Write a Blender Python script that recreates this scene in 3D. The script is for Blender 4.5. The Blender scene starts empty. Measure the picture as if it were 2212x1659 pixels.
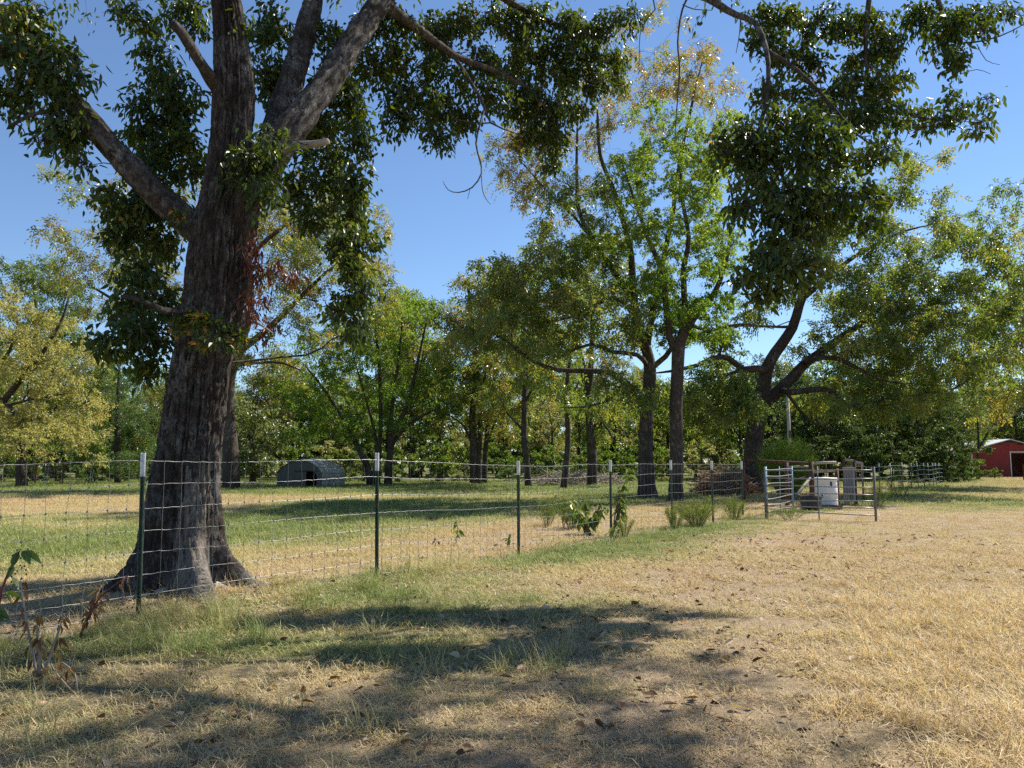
import bpy, math, random
import numpy as np
from mathutils import Vector, Matrix

# ------------------------------------------------------------------ camera, light
C = bpy.context.scene.collection
SC = bpy.context.scene
EYE = 1.38
PITCH = math.radians(5.84)
F = 1662.0                      # focal length in pixels of a 2212 px wide picture
cam_d = bpy.data.cameras.new('camera'); cam = bpy.data.objects.new('camera', cam_d)
C.objects.link(cam); SC.camera = cam
cam_d.sensor_width = 36.0; cam_d.lens = 36.0 * F / 2212.0
cam_d.clip_start = 0.05; cam_d.clip_end = 3000
cam.location = (0, 0, EYE); cam.rotation_euler = (math.radians(90) + PITCH, 0, 0)

SUN_EL, SUN_AZ = math.radians(48), math.radians(56)      # azimuth from +Y towards +X
w = bpy.data.worlds.new('World'); SC.world = w; w.use_nodes = True
nt = w.node_tree
sky = nt.nodes.new('ShaderNodeTexSky'); sky.sky_type = 'NISHITA'; sky.sun_disc = False
sky.sun_elevation = SUN_EL; sky.sun_rotation = SUN_AZ
sky.air_density = 1.0; sky.dust_density = 0.0; sky.ozone_density = 5.5; sky.altitude = 200
bg = nt.nodes['Background']; bg.inputs['Strength'].default_value = 0.068
nt.links.new(sky.outputs[0], bg.inputs['Color'])
sd = bpy.data.lights.new('sun', 'SUN'); sun = bpy.data.objects.new('sun', sd); C.objects.link(sun)
sd.energy = 4.3; sd.angle = math.radians(0.5); sd.color = (1.0, 0.94, 0.84)
SDIR = Vector((math.sin(SUN_AZ) * math.cos(SUN_EL), math.cos(SUN_AZ) * math.cos(SUN_EL), math.sin(SUN_EL)))
sun.rotation_euler = SDIR.to_track_quat('Z', 'Y').to_euler(); sun.location = (20, 25, 40)
SC.view_settings.view_transform = 'Standard'; SC.view_settings.look = 'None'
SC.view_settings.exposure = 1.25; SC.view_settings.gamma = 1.0
SC.view_settings.use_curve_mapping = False
SC.render.engine = 'CYCLES'
SC.cycles.max_bounces = 6; SC.cycles.diffuse_bounces = 3; SC.cycles.transmission_bounces = 4
SC.cycles.transparent_max_bounces = 4; SC.cycles.use_denoising = False

rng = np.random.default_rng(7)
R = random.Random(11)

# ------------------------------------------------------------------ geometry of the view
FW = np.array([0, math.cos(PITCH), math.sin(PITCH)]); UP = np.array([0, -math.sin(PITCH), math.cos(PITCH)])
def at(px, py, Y):
    """world point at ground distance Y seen in that direction"""
    d = FW + UP * (-(py - 829.5) / F) + np.array([1, 0, 0]) * ((px - 1106) / F)
    return np.array([0, 0, EYE]) + d * (Y / d[1])
def gd(px, py):
    d = FW + UP * (-(py - 829.5) / F) + np.array([1, 0, 0]) * ((px - 1106) / F)
    return np.array([0, 0, EYE]) + d * (-EYE / d[2])

# ------------------------------------------------------------------ noise
def _h(ix, iy, iz, s):
    h = (ix * 374761393 + iy * 668265263 + iz * 2147483647 + s * 1274126177) & 0xffffffff
    h = ((h ^ (h >> 13)) * 1274126177) & 0xffffffff
    h = ((h ^ (h >> 16)) * 2246822519) & 0xffffffff
    return ((h ^ (h >> 15)) & 0xffff) / 65535.0
def vn(x, y, z=0.0, s=0):
    x, y, z = np.broadcast_arrays(np.asarray(x, float), np.asarray(y, float), np.asarray(z, float))
    ix, iy, iz = np.floor(x).astype(np.int64), np.floor(y).astype(np.int64), np.floor(z).astype(np.int64)
    fx, fy, fz = x - ix, y - iy, z - iz
    fx, fy, fz = [t * t * (3 - 2 * t) for t in (fx, fy, fz)]
    r = 0
    for a in (0, 1):
        for b in (0, 1):
            for c in (0, 1):
                r = r + _h(ix + a, iy + b, iz + c, s) * (fx if a else 1 - fx) * (fy if b else 1 - fy) * (fz if c else 1 - fz)
    return r
def fbm(x, y, z=0.0, s=0, o=4):
    r, a, t = 0, 0.5, 0
    for i in range(o):
        r = r + a * vn(np.asarray(x) * 2 ** i, np.asarray(y) * 2 ** i, np.asarray(z) * 2 ** i, s + i); t += a; a *= 0.5
    return r / t

# ------------------------------------------------------------------ tagging
def tag(o, label=None, cat=None, group=None, kind=None):
    if label: o['label'] = label
    if cat: o['category'] = cat
    if group: o['group'] = group
    if kind: o['kind'] = kind
    return o
def thing(name, label, cat, loc=(0, 0, 0), rz=0, group=None):
    o = bpy.data.objects.new(name, None); C.objects.link(o)
    o.empty_display_size = 0.2
    o.location = loc; o.rotation_euler = (0, 0, rz)
    return tag(o, label, cat, group)
def npmesh(name, V, polys, mats, fattr=None, mi=None, smooth=False):
    """polys: list of int arrays (n,k)"""
    me = bpy.data.meshes.new(name)
    V = np.asarray(V, np.float32)
    if not isinstance(polys, (list, tuple)): polys = [polys]
    polys = [np.asarray(p, np.int32) for p in polys if len(p)]
    me.vertices.add(len(V)); me.vertices.foreach_set('co', V.ravel())
    if polys:
        li = np.concatenate([p.ravel() for p in polys])
        tot = np.concatenate([np.full(len(p), p.shape[1], np.int32) for p in polys])
        st = np.concatenate([[0], np.cumsum(tot)[:-1]]).astype(np.int32)
        me.loops.add(len(li)); me.loops.foreach_set('vertex_index', li)
        me.polygons.add(len(tot)); me.polygons.foreach_set('loop_start', st); me.polygons.foreach_set('loop_total', tot)
        if mi is not None: me.polygons.foreach_set('material_index', np.asarray(mi, np.int32))
        me.polygons.foreach_set('use_smooth', np.full(len(tot), smooth))
    for m in (mats if isinstance(mats, (list, tuple)) else [mats]): me.materials.append(m)
    for k, a in (fattr or {}).items():
        at_ = me.attributes.new(k, 'FLOAT', 'FACE'); at_.data.foreach_set('value', np.asarray(a, np.float32))
    me.update(calc_edges=True)
    return me
def obj(name, me, parent=None):
    o = bpy.data.objects.new(name, me); C.objects.link(o)
    if parent: o.parent = parent
    return o
class MB:
    """collects shapes into one mesh"""
    def __init__(s): s.v = []; s.q = []; s.t = []; s.qm = []; s.tm = []; s.n = 0
    def add(s, V, Q=None, T=None, m=0):
        V = np.asarray(V, float)
        if Q is not None and len(Q): s.q.append(np.asarray(Q) + s.n); s.qm.append(np.full(len(Q), m))
        if T is not None and len(T): s.t.append(np.asarray(T) + s.n); s.tm.append(np.full(len(T), m))
        s.v.append(V); s.n += len(V)
    def tube(s, P, r, k=6, m=0, cap=True):
        P = np.asarray(P, float); n = len(P); r = np.broadcast_to(np.asarray(r, float), (n,))
        T = np.gradient(P, axis=0); T /= np.linalg.norm(T, axis=1, keepdims=True) + 1e-9
        a = np.array([0.31, 0.87, 0.2]) if abs(T[0][1]) < 0.8 else np.array([1.0, 0.1, 0])
        rings = []
        ang = np.arange(k) * 2 * math.pi / k
        for i in range(n):
            a = a - T[i] * (a @ T[i]); a /= np.linalg.norm(a) + 1e-9
            b = np.cross(T[i], a)
            rings.append(P[i] + r[i] * (np.cos(ang)[:, None] * a + np.sin(ang)[:, None] * b))
        V = np.concatenate(rings); j = np.arange(k); j2 = (j + 1) % k
        Q = np.concatenate([np.stack([i * k + j, i * k + j2, (i + 1) * k + j2, (i + 1) * k + j], 1) for i in range(n - 1)])
        Tq = []
        if cap:
            V = np.concatenate([V, P[[0, -1]]]); c0, c1 = n * k, n * k + 1
            Tq = np.concatenate([np.stack([np.full(k, c0), j2, j], 1), np.stack([np.full(k, c1), (n - 1) * k + j, (n - 1) * k + j2], 1)])
        s.add(V, Q, Tq, m)
    def box(s, x0, x1, y0, y1, z0, z1, m=0, M=None, bev=0):
        if bev:
            b = bev
            V = []
            for z, e in ((z0, b), (z0 + b, 0), (z1 - b, 0), (z1, b)):
                V += [(x0 + e, y0 + e, z), (x1 - e, y0 + e, z), (x1 - e, y1 - e, z), (x0 + e, y1 - e, z)]
            Q = [(3, 2, 1, 0), (12, 13, 14, 15)]
            for L in range(3):
                for i in range(4):
                    Q.append((L * 4 + i, L * 4 + (i + 1) % 4, L * 4 + 4 + (i + 1) % 4, L * 4 + 4 + i))
        else:
            V = [(x0, y0, z0), (x1, y0, z0), (x1, y1, z0), (x0, y1, z0), (x0, y0, z1), (x1, y0, z1), (x1, y1, z1), (x0, y1, z1)]
            Q = [(3, 2, 1, 0), (4, 5, 6, 7), (0, 1, 5, 4), (1, 2, 6, 5), (2, 3, 7, 6), (3, 0, 4, 7)]
        V = np.array(V, float)
        if M is not None: V = V @ np.array(M)[:3, :3].T + np.array(M)[:3, 3]
        s.add(V, Q, None, m)
    def prism(s, prof, y0, y1, m=0):
        """profile in xz, extruded in y"""
        n = len(prof)
        V = [(x, y0, z) for x, z in prof] + [(x, y1, z) for x, z in prof]
        i = np.arange(n); i2 = (i + 1) % n
        Q = np.stack([i, i2, i2 + n, i + n], 1)
        c = np.mean(prof, axis=0); V += [(c[0], y0, c[1]), (c[0], y1, c[1])]
        T = np.concatenate([np.stack([i2, i, np.full(n, 2 * n)], 1), np.stack([i + n, i2 + n, np.full(n, 2 * n + 1)], 1)])
        s.add(V, Q, T, m)
    def lathe(s, prof, k=24, m=0):
        n = len(prof); ang = np.arange(k) * 2 * math.pi / k
        V = np.concatenate([np.stack([r * np.cos(ang), r * np.sin(ang), np.full(k, z)], 1) for r, z in prof])
        j = np.arange(k); j2 = (j + 1) % k
        Q = np.concatenate([np.stack([i * k + j, i * k + j2, (i + 1) * k + j2, (i + 1) * k + j], 1) for i in range(n - 1)])
        s.add(V, Q, None, m)
    def mesh(s, name, mats, smooth=False):
        V = np.concatenate(s.v)
        polys = []; mi = []
        if s.q: polys.append(np.concatenate(s.q)); mi.append(np.concatenate(s.qm))
        if s.t: polys.append(np.concatenate(s.t)); mi.append(np.concatenate(s.tm))
        return npmesh(name, V, polys, mats, mi=np.concatenate(mi), smooth=smooth)
    def build(s, name, mats, parent=None, smooth=False):
        return obj(name, s.mesh(name, mats, smooth), parent)

def cr(P, r, step):
    """Catmull-Rom through the points, resampled"""
    P = np.asarray(P, float); r = np.asarray(r, float)
    Q = np.vstack([2 * P[0] - P[1], P, 2 * P[-1] - P[-2]])
    out, ro = [], []
    for i in range(len(P) - 1):
        p0, p1, p2, p3 = Q[i:i + 4]
        n = max(2, int(np.linalg.norm(p2 - p1) / step))
        for t in np.arange(n) / n:
            out.append(0.5 * (2 * p1 + (p2 - p0) * t + (2 * p0 - 5 * p1 + 4 * p2 - p3) * t * t + (3 * p1 - p0 - 3 * p2 + p3) * t ** 3))
            ro.append(r[i] * (1 - t) + r[i + 1] * t)
    out.append(P[-1]); ro.append(r[-1])
    return np.array(out), np.array(ro)

# ------------------------------------------------------------------ materials
class NT:
    def __init__(s, name):
        s.m = bpy.data.materials.new(name); s.m.use_nodes = True; s.t = s.m.node_tree
        s.p = s.t.nodes['Principled BSDF']; s.out = s.t.nodes['Material Output']
    def n(s, typ, **kw):
        nd = s.t.nodes.new('ShaderNode' + typ)
        for k, v in kw.items():
            if k[0] == '_': setattr(nd, k[1:], v)
            else: s.set(nd, k, v)
        return nd
    def set(s, nd, k, v):
        i = nd.inputs[k.replace('__', ' ')] if not k.isdigit() else nd.inputs[int(k)]
        if hasattr(v, 'is_output'): s.t.links.new(v, i)
        else: i.default_value = v
    def coord(s): return s.n('TexCoord').outputs['Object']
    def pos(s): return s.n('NewGeometry').outputs['Position']
    def scale(s, v, sc):
        m = s.n('Mapping'); s.t.links.new(v, m.inputs['Vector']); m.inputs['Scale'].default_value = sc; return m.outputs[0]
    def noise(s, v, sc, det=4, rough=0.6, out='Fac'):
        nd = s.n('TexNoise'); s.t.links.new(v, nd.inputs['Vector'])
        nd.inputs['Scale'].default_value = sc; nd.inputs['Detail'].default_value = det; nd.inputs['Roughness'].default_value = rough
        return nd.outputs[out]
    def vor(s, v, sc, out='Distance', feat='F1'):
        nd = s.n('TexVoronoi'); nd.feature = feat; s.t.links.new(v, nd.inputs['Vector']); nd.inputs['Scale'].default_value = sc
        return nd.outputs[out]
    def ramp(s, f, stops, interp='LINEAR'):
        nd = s.n('ValToRGB'); s.t.links.new(f, nd.inputs[0]); e = nd.color_ramp; e.interpolation = interp
        while len(e.elements) < len(stops): e.elements.new(0.5)
        for el, (p, c) in zip(e.elements, stops):
            el.position = p; el.color = (*c, 1) if len(c) == 3 else c
        return nd.outputs[0]
    def mix(s, f, a, b, mode='MIX'):
        nd = s.n('Mix'); nd.data_type = 'RGBA'; nd.blend_type = mode
        for i, v in ((0, f), (6, a), (7, b)):
            if hasattr(v, 'is_output'): s.t.links.new(v, nd.inputs[i])
            elif i == 0: nd.inputs[0].default_value = v
            else: nd.inputs[i].default_value = (*v, 1)
        return nd.outputs[2]
    def math(s, op, a, b=0.0, c=None):
        nd = s.n('Math'); nd.operation = op
        for i, v in enumerate((a, b, c)):
            if v is None: continue
            if hasattr(v, 'is_output'): s.t.links.new(v, nd.inputs[i])
            else: nd.inputs[i].default_value = v
        return nd.outputs[0]
    def attr(s, name, typ='GEOMETRY'):
        nd = s.n('Attribute'); nd.attribute_name = name; nd.attribute_type = typ; return nd.outputs['Fac']
    def bump(s, h, st=0.5, dist=0.02):
        nd = s.n('Bump'); s.t.links.new(h, nd.inputs['Height']); nd.inputs['Strength'].default_value = st; nd.inputs['Distance'].default_value = dist
        s.t.links.new(nd.outputs[0], s.p.inputs['Normal']); return nd
    def fin(s, col, rough=0.8, spec=0.3, metal=0.0):
        s.set(s.p, 'Base__Color', col if hasattr(col, 'is_output') else (*col, 1))
        s.set(s.p, 'Roughness', rough); s.set(s.p, 'Specular__IOR__Level', spec); s.set(s.p, 'Metallic', metal)
        return s.m

def leaf_mat(name, stops, trans=0.4, rough=0.45, spec=0.35, tboost=(1.5, 1.4, 0.5), attr='tint', inst=False):
    t = NT(name)
    f = t.attr(attr)
    if inst:
        a = t.attr('itint', 'INSTANCER')
        f = t.math('ADD', t.math('MULTIPLY', a, 0.75), t.math('MULTIPLY', f, 0.25))
    col = t.ramp(f, stops)
    t.fin(col, rough, spec)
    tr = t.n('BsdfTranslucent'); t.t.links.new(t.mix(1.0, col, tboost, 'MULTIPLY'), tr.inputs['Color'])
    mx = t.n('MixShader'); mx.inputs[0].default_value = trans
    t.t.links.new(t.p.outputs[0], mx.inputs[1]); t.t.links.new(tr.outputs[0], mx.inputs[2])
    t.t.links.new(mx.outputs[0], t.out.inputs['Surface'])
    return t.m

def bark_mat(name, dark, light, lichen, sc=1.0, amt=0.35):
    t = NT(name); v = t.coord()
    g = t.scale(v, (8 * sc, 8 * sc, 1.5 * sc))
    n1 = t.noise(g, 2.2, 8, 0.75)
    n2 = t.noise(v, 1.7 * sc, 5, 0.65)
    fine = t.noise(t.scale(v, (1, 1, 0.45)), 38 * sc, 6, 0.7)
    col = t.ramp(n1, [(0.33, dark), (0.62, light)])
    lm = t.ramp(t.noise(t.scale(v, (1, 1, 0.6)), 11 * sc, 10, 0.78), [(0.50 - .06 * amt, (0, 0, 0)), (0.60 - .05 * amt, (1, 1, 1))])
    lm = t.math('MULTIPLY', lm, t.ramp(n2, [(0.50 - amt * .12, (0, 0, 0)), (0.66, (1, 1, 1))]))
    col = t.mix(t.math('MULTIPLY', lm, .85), col, lichen)
    col = t.mix(t.ramp(fine, [(0.38, (0.55,) * 3), (0.58, (0, 0, 0))]), col, [x * .6 for x in dark])
    t.bump(t.math('ADD', n1, t.math('MULTIPLY', fine, 0.5)), 1.0, 0.035 / sc ** 0.5)
    return t.fin(col, 0.92, 0.12)

def plain(name, col, rough=0.6, spec=0.4, metal=0.0, var=0.25, sc=12, dirt=None, bump=0.0):
    t = NT(name); v = t.coord(); n = t.noise(v, sc, 5, 0.65)
    c = t.mix(n, [x * (1 - var) for x in col], [min(1, x * (1 + var)) for x in col])
    if dirt is not None:
        d = t.ramp(t.noise(v, sc * 0.35, 5, 0.7), [(0.48, (0, 0, 0)), (0.68, (1, 1, 1))])
        c = t.mix(d, c, dirt)
    if bump: t.bump(n, bump, 0.01)
    return t.fin(c, rough, spec, metal)

M = {}
M['bark_big'] = bark_mat('bark_big', (0.018, 0.013, 0.011), (0.090, 0.072, 0.060), (0.29, 0.285, 0.265), 1.25, 0.85)
M['bark_mid'] = bark_mat('bark_mid', (0.022, 0.018, 0.015), (0.105, 0.085, 0.070), (0.26, 0.25, 0.225), 1.0, 0.4)
M['bark_far'] = bark_mat('bark_far', (0.022, 0.018, 0.015), (0.09, 0.072, 0.06), (0.22, 0.21, 0.19), 0.7, 0.2)
M['bare_wood'] = bark_mat('bare_wood', (0.16, 0.13, 0.10), (0.42, 0.36, 0.30), (0.5, 0.48, 0.44), 1.2, 0.3)
M['scar_wood'] = bark_mat('scar_wood', (0.07, 0.06, 0.05), (0.26, 0.225, 0.19), (0.36, 0.34, 0.31), 1.5, 0.4)
M['dead_wood'] = plain('dead_wood', (0.30, 0.25, 0.21), 0.9, 0.1, var=0.4, sc=20)
M['brush_wood'] = plain('brush_wood', (0.20, 0.13, 0.095), 0.9, 0.1, var=0.5, sc=9)
M['leaf_big'] = leaf_mat('leaf_big', [(0.0, (0.024, 0.046, 0.010)), (0.5, (0.052, 0.085, 0.014)), (0.86, (0.110, 0.140, 0.022)), (0.95, (0.28, 0.22, 0.028)), (1.0, (0.34, 0.16, 0.03))], 0.42, 0.40, 0.5, (1.9, 1.7, 0.4))
M['leaf_green'] = leaf_mat('leaf_green', [(0.0, (0.050, 0.100, 0.018)), (0.6, (0.110, 0.185, 0.030)), (1.0, (0.20, 0.235, 0.045))], 0.48, tboost=(1.7, 1.6, 0.5))
M['leaf_bright'] = leaf_mat('leaf_bright', [(0.0, (0.065, 0.125, 0.020)), (0.6, (0.14, 0.225, 0.035)), (1.0, (0.23, 0.28, 0.055))], 0.50, tboost=(1.6, 1.6, 0.5))
M['leaf_olive'] = leaf_mat('leaf_olive', [(0.0, (0.060, 0.105, 0.028)), (0.45, (0.14, 0.185, 0.048)), (0.75, (0.235, 0.215, 0.070)), (1.0, (0.26, 0.165, 0.07))], 0.50, 0.35, 0.5, tboost=(1.6, 1.6, 0.6))
M['leaf_pecan'] = leaf_mat('leaf_pecan', [(0.0, (0.060, 0.105, 0.028)), (0.5, (0.145, 0.19, 0.048)), (0.8, (0.25, 0.235, 0.07)), (1.0, (0.28, 0.18, 0.07))], 0.50, 0.35, 0.5, tboost=(1.6, 1.6, 0.6))
M['leaf_yellow'] = leaf_mat('leaf_yellow', [(0.0, (0.15, 0.18, 0.055)), (0.4, (0.34, 0.32, 0.11)), (0.75, (0.50, 0.44, 0.17)), (1.0, (0.44, 0.30, 0.11))], 0.48, tboost=(1.25, 1.3, 0.8))
M['leaf_brown'] = leaf_mat('leaf_brown', [(0.0, (0.07, 0.075, 0.025)), (0.5, (0.15, 0.115, 0.035)), (1.0, (0.19, 0.10, 0.04))], 0.35)
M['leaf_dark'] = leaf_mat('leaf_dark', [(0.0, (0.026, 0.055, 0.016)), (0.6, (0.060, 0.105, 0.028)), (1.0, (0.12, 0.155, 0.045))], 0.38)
M['leaf_cedar'] = leaf_mat('leaf_cedar', [(0.0, (0.045, 0.090, 0.026)), (0.6, (0.085, 0.150, 0.042)), (1.0, (0.15, 0.20, 0.06))], 0.36)
M['leaf_pale'] = leaf_mat('leaf_pale', [(0.0, (0.07, 0.11, 0.04)), (0.6, (0.16, 0.20, 0.08)), (1.0, (0.27, 0.28, 0.14))], 0.36, 0.35, 0.5)
M['leaf_dead'] = leaf_mat('leaf_dead', [(0.0, (0.05, 0.016, 0.010)), (0.6, (0.13, 0.042, 0.024)), (1.0, (0.22, 0.085, 0.04))], 0.25)
M['leaf_wither'] = leaf_mat('leaf_wither', [(0.0, (0.10, 0.05, 0.025)), (0.6, (0.23, 0.12, 0.05)), (1.0, (0.34, 0.20, 0.09))], 0.35)
M['leaf_poke'] = leaf_mat('leaf_poke', [(0.0, (0.06, 0.11, 0.025)), (0.6, (0.11, 0.18, 0.04)), (1.0, (0.22, 0.24, 0.06))], 0.40, 0.35, 0.5)
M['leaf_fennel'] = leaf_mat('leaf_fennel', [(0.0, (0.11, 0.17, 0.03)), (0.6, (0.19, 0.29, 0.05)), (1.0, (0.28, 0.36, 0.08))], 0.45)
M['leaf_weed'] = leaf_mat('leaf_weed', [(0.0, (0.07, 0.11, 0.025)), (0.6, (0.14, 0.195, 0.045)), (1.0, (0.25, 0.26, 0.09))], 0.40)
M['litter'] = leaf_mat('litter', [(0.0, (0.05, 0.026, 0.016)), (0.35, (0.15, 0.08, 0.045)), (0.7, (0.38, 0.28, 0.18)), (0.9, (0.50, 0.42, 0.32)), (1.0, (0.34, 0.13, 0.045))], 0.2, 0.7, 0.2)
GR = [(0.0, (0.42, 0.30, 0.175)), (0.25, (0.54, 0.43, 0.25)), (0.5, (0.43, 0.385, 0.185)), (0.75, (0.25, 0.285, 0.10)), (1.0, (0.14, 0.205, 0.06))]
M['grass'] = leaf_mat('grass', GR, 0.30, 0.6, 0.2, (1.2, 1.15, 0.75), inst=True)
M['gold'] = leaf_mat('gold', [(0.0, (0.36, 0.25, 0.125)), (0.4, (0.53, 0.405, 0.215)), (0.8, (0.64, 0.53, 0.31)), (1.0, (0.38, 0.36, 0.17))], 0.30, 0.55, 0.25, (1.2, 1.1, 0.7), inst=True)

M['straw'] = leaf_mat('straw', [(0.0, (0.06, 0.04, 0.026)), (0.25, (0.24, 0.16, 0.105)), (0.55, (0.48, 0.37, 0.24)), (0.85, (0.66, 0.56, 0.40)), (1.0, (0.32, 0.29, 0.15))], 0.15, 0.7, 0.15, inst=True)
def ground_mat():
    t = NT('ground'); v = t.pos()
    n1 = t.noise(v, 1.3, 6, 0.65); n2 = t.noise(v, 9, 6, 0.7); n3 = t.noise(v, 55, 4, 0.7); n4 = t.noise(v, 220, 2, 0.7)
    soil = t.mix(n2, (0.31, 0.22, 0.145), (0.53, 0.40, 0.275))
    straw = t.mix(n3, (0.25, 0.18, 0.105), (0.52, 0.41, 0.25))
    green = t.mix(n3, (0.085, 0.105, 0.03), (0.20, 0.20, 0.065))
    g = t.math('ADD', t.attr('green'), t.math('MULTIPLY', t.math('SUBTRACT', n2, 0.5), 0.7))
    c = t.mix(t.ramp(g, [(0.25, (0, 0, 0)), (0.75, (1, 1, 1))]), straw, green)
    so = t.math('ADD', t.attr('soil'), t.math('MULTIPLY', t.math('SUBTRACT', n2, 0.5), 0.9))
    c = t.mix(t.ramp(so, [(0.35, (0, 0, 0)), (0.7, (1, 1, 1))]), c, soil)
    c = t.mix(t.ramp(n4, [(0.38, (0, 0, 0)), (0.58, (1, 1, 1))]), t.mix(0.6, c, (0.09, 0.06, 0.04)), c)
    t.bump(t.math('ADD', n3, t.math('MULTIPLY', n4, 0.5)), 0.8, 0.03)
    return t.fin(c, 0.95, 0.1)
M['ground'] = ground_mat()
M['post_green'] = plain('post_green', (0.018, 0.055, 0.035), 0.45, 0.5, var=0.3, sc=30, dirt=(0.10, 0.085, 0.06))
M['post_white'] = plain('post_white', (0.72, 0.73, 0.74), 0.5, 0.4, var=0.06, sc=20, dirt=(0.5, 0.48, 0.45))
M['galv'] = plain('galv', (0.22, 0.225, 0.23), 0.5, 0.45, 0.25, var=0.2, sc=40)
M['gate_metal'] = plain('gate_metal', (0.17, 0.175, 0.18), 0.42, 0.5, 0.3, var=0.3, sc=14, dirt=(0.12, 0.09, 0.07))
M['wire_dull'] = plain('wire_dull', (0.20, 0.19, 0.18), 0.55, 0.4, 0.3, var=0.3, sc=40)
M['rust'] = plain('rust', (0.085, 0.042, 0.030), 0.8, 0.25, var=0.45, sc=16, dirt=(0.17, 0.085, 0.05))
M['pipe_grey'] = plain('pipe_grey', (0.12, 0.125, 0.13), 0.75, 0.25, 0.0, var=0.2, sc=18, dirt=(0.2, 0.16, 0.13))
M['pipe_blue'] = plain('pipe_blue', (0.15, 0.26, 0.34), 0.5, 0.4, 0.2, var=0.15, sc=18)
M['tin'] = plain('tin', (0.19, 0.205, 0.21), 0.5, 0.45, 0.2, var=0.2, sc=6, dirt=(0.24, 0.22, 0.2))
M['plastic_white'] = plain('plastic_white', (0.70, 0.67, 0.62), 0.45, 0.4, var=0.06, sc=8, dirt=(0.6, 0.55, 0.47))
M['plastic_black'] = plain('plastic_black', (0.012, 0.012, 0.013), 0.4, 0.5, var=0.3, sc=8)
M['iron'] = plain('iron', (0.10, 0.06, 0.04), 0.8, 0.3)
def wood_mat(name, a, b, sc=1.0):
    t = NT(name); v = t.coord()
    d = t.noise(v, 1.6 * sc, 3, 0.5, 'Color')
    g = t.n('TexWave'); g.inputs['Scale'].default_value = 3.5 * sc; g.inputs['Distortion'].default_value = 9; g.inputs['Detail'].default_value = 3
    t.t.links.new(t.scale(v, (0.6, 1, 2.2)), g.inputs['Vector'])
    c = t.mix(g.outputs['Fac'], a, b); c = t.mix(t.math('MULTIPLY', t.noise(v, 14, 5), 0.5), c, [x * 0.45 for x in a])
    t.bump(g.outputs['Fac'], 0.2, 0.01)
    return t.fin(c, 0.85, 0.15)
M['hut_wood'] = wood_mat('hut_wood', (0.085, 0.088, 0.078), (0.145, 0.148, 0.132))
M['hut_door'] = wood_mat('hut_door', (0.10, 0.088, 0.076), (0.15, 0.135, 0.115), 1.6)
M['hut_metal'] = plain('hut_metal', (0.34, 0.35, 0.33), 0.65, 0.3, 0.0, var=0.15, sc=3, dirt=(0.22, 0.2, 0.17))
M['hut_side'] = plain('hut_side', (0.30, 0.33, 0.31), 0.6, 0.3, var=0.15, sc=5, dirt=(0.22, 0.24, 0.22))
M['barn_red'] = plain('barn_red', (0.26, 0.035, 0.03), 0.7, 0.25, var=0.2, sc=2, dirt=(0.17, 0.03, 0.025))
M['barn_white'] = plain('barn_white', (0.62, 0.64, 0.66), 0.6, 0.3, var=0.08, sc=2)
M['barn_roof'] = plain('barn_roof', (0.42, 0.43, 0.44), 0.5, 0.4, 0.3, var=0.12, sc=2)
M['barn_dark'] = plain('barn_dark', (0.06, 0.055, 0.05), 0.85, 0.1, var=0.3, sc=3)
M['pole_wood'] = plain('pole_wood', (0.42, 0.39, 0.35), 0.85, 0.15, var=0.2, sc=5)
M['rock'] = plain('rock', (0.27, 0.26, 0.24), 0.9, 0.2, var=0.4, sc=7, dirt=(0.4, 0.36, 0.32), bump=0.6)
M['stem_red'] = plain('stem_red', (0.16, 0.045, 0.04), 0.6, 0.3)
M['stem_green'] = plain('stem_green', (0.12, 0.15, 0.05), 0.6, 0.3)
M['berry'] = plain('berry', (0.05, 0.012, 0.03), 0.3, 0.5)

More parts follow.
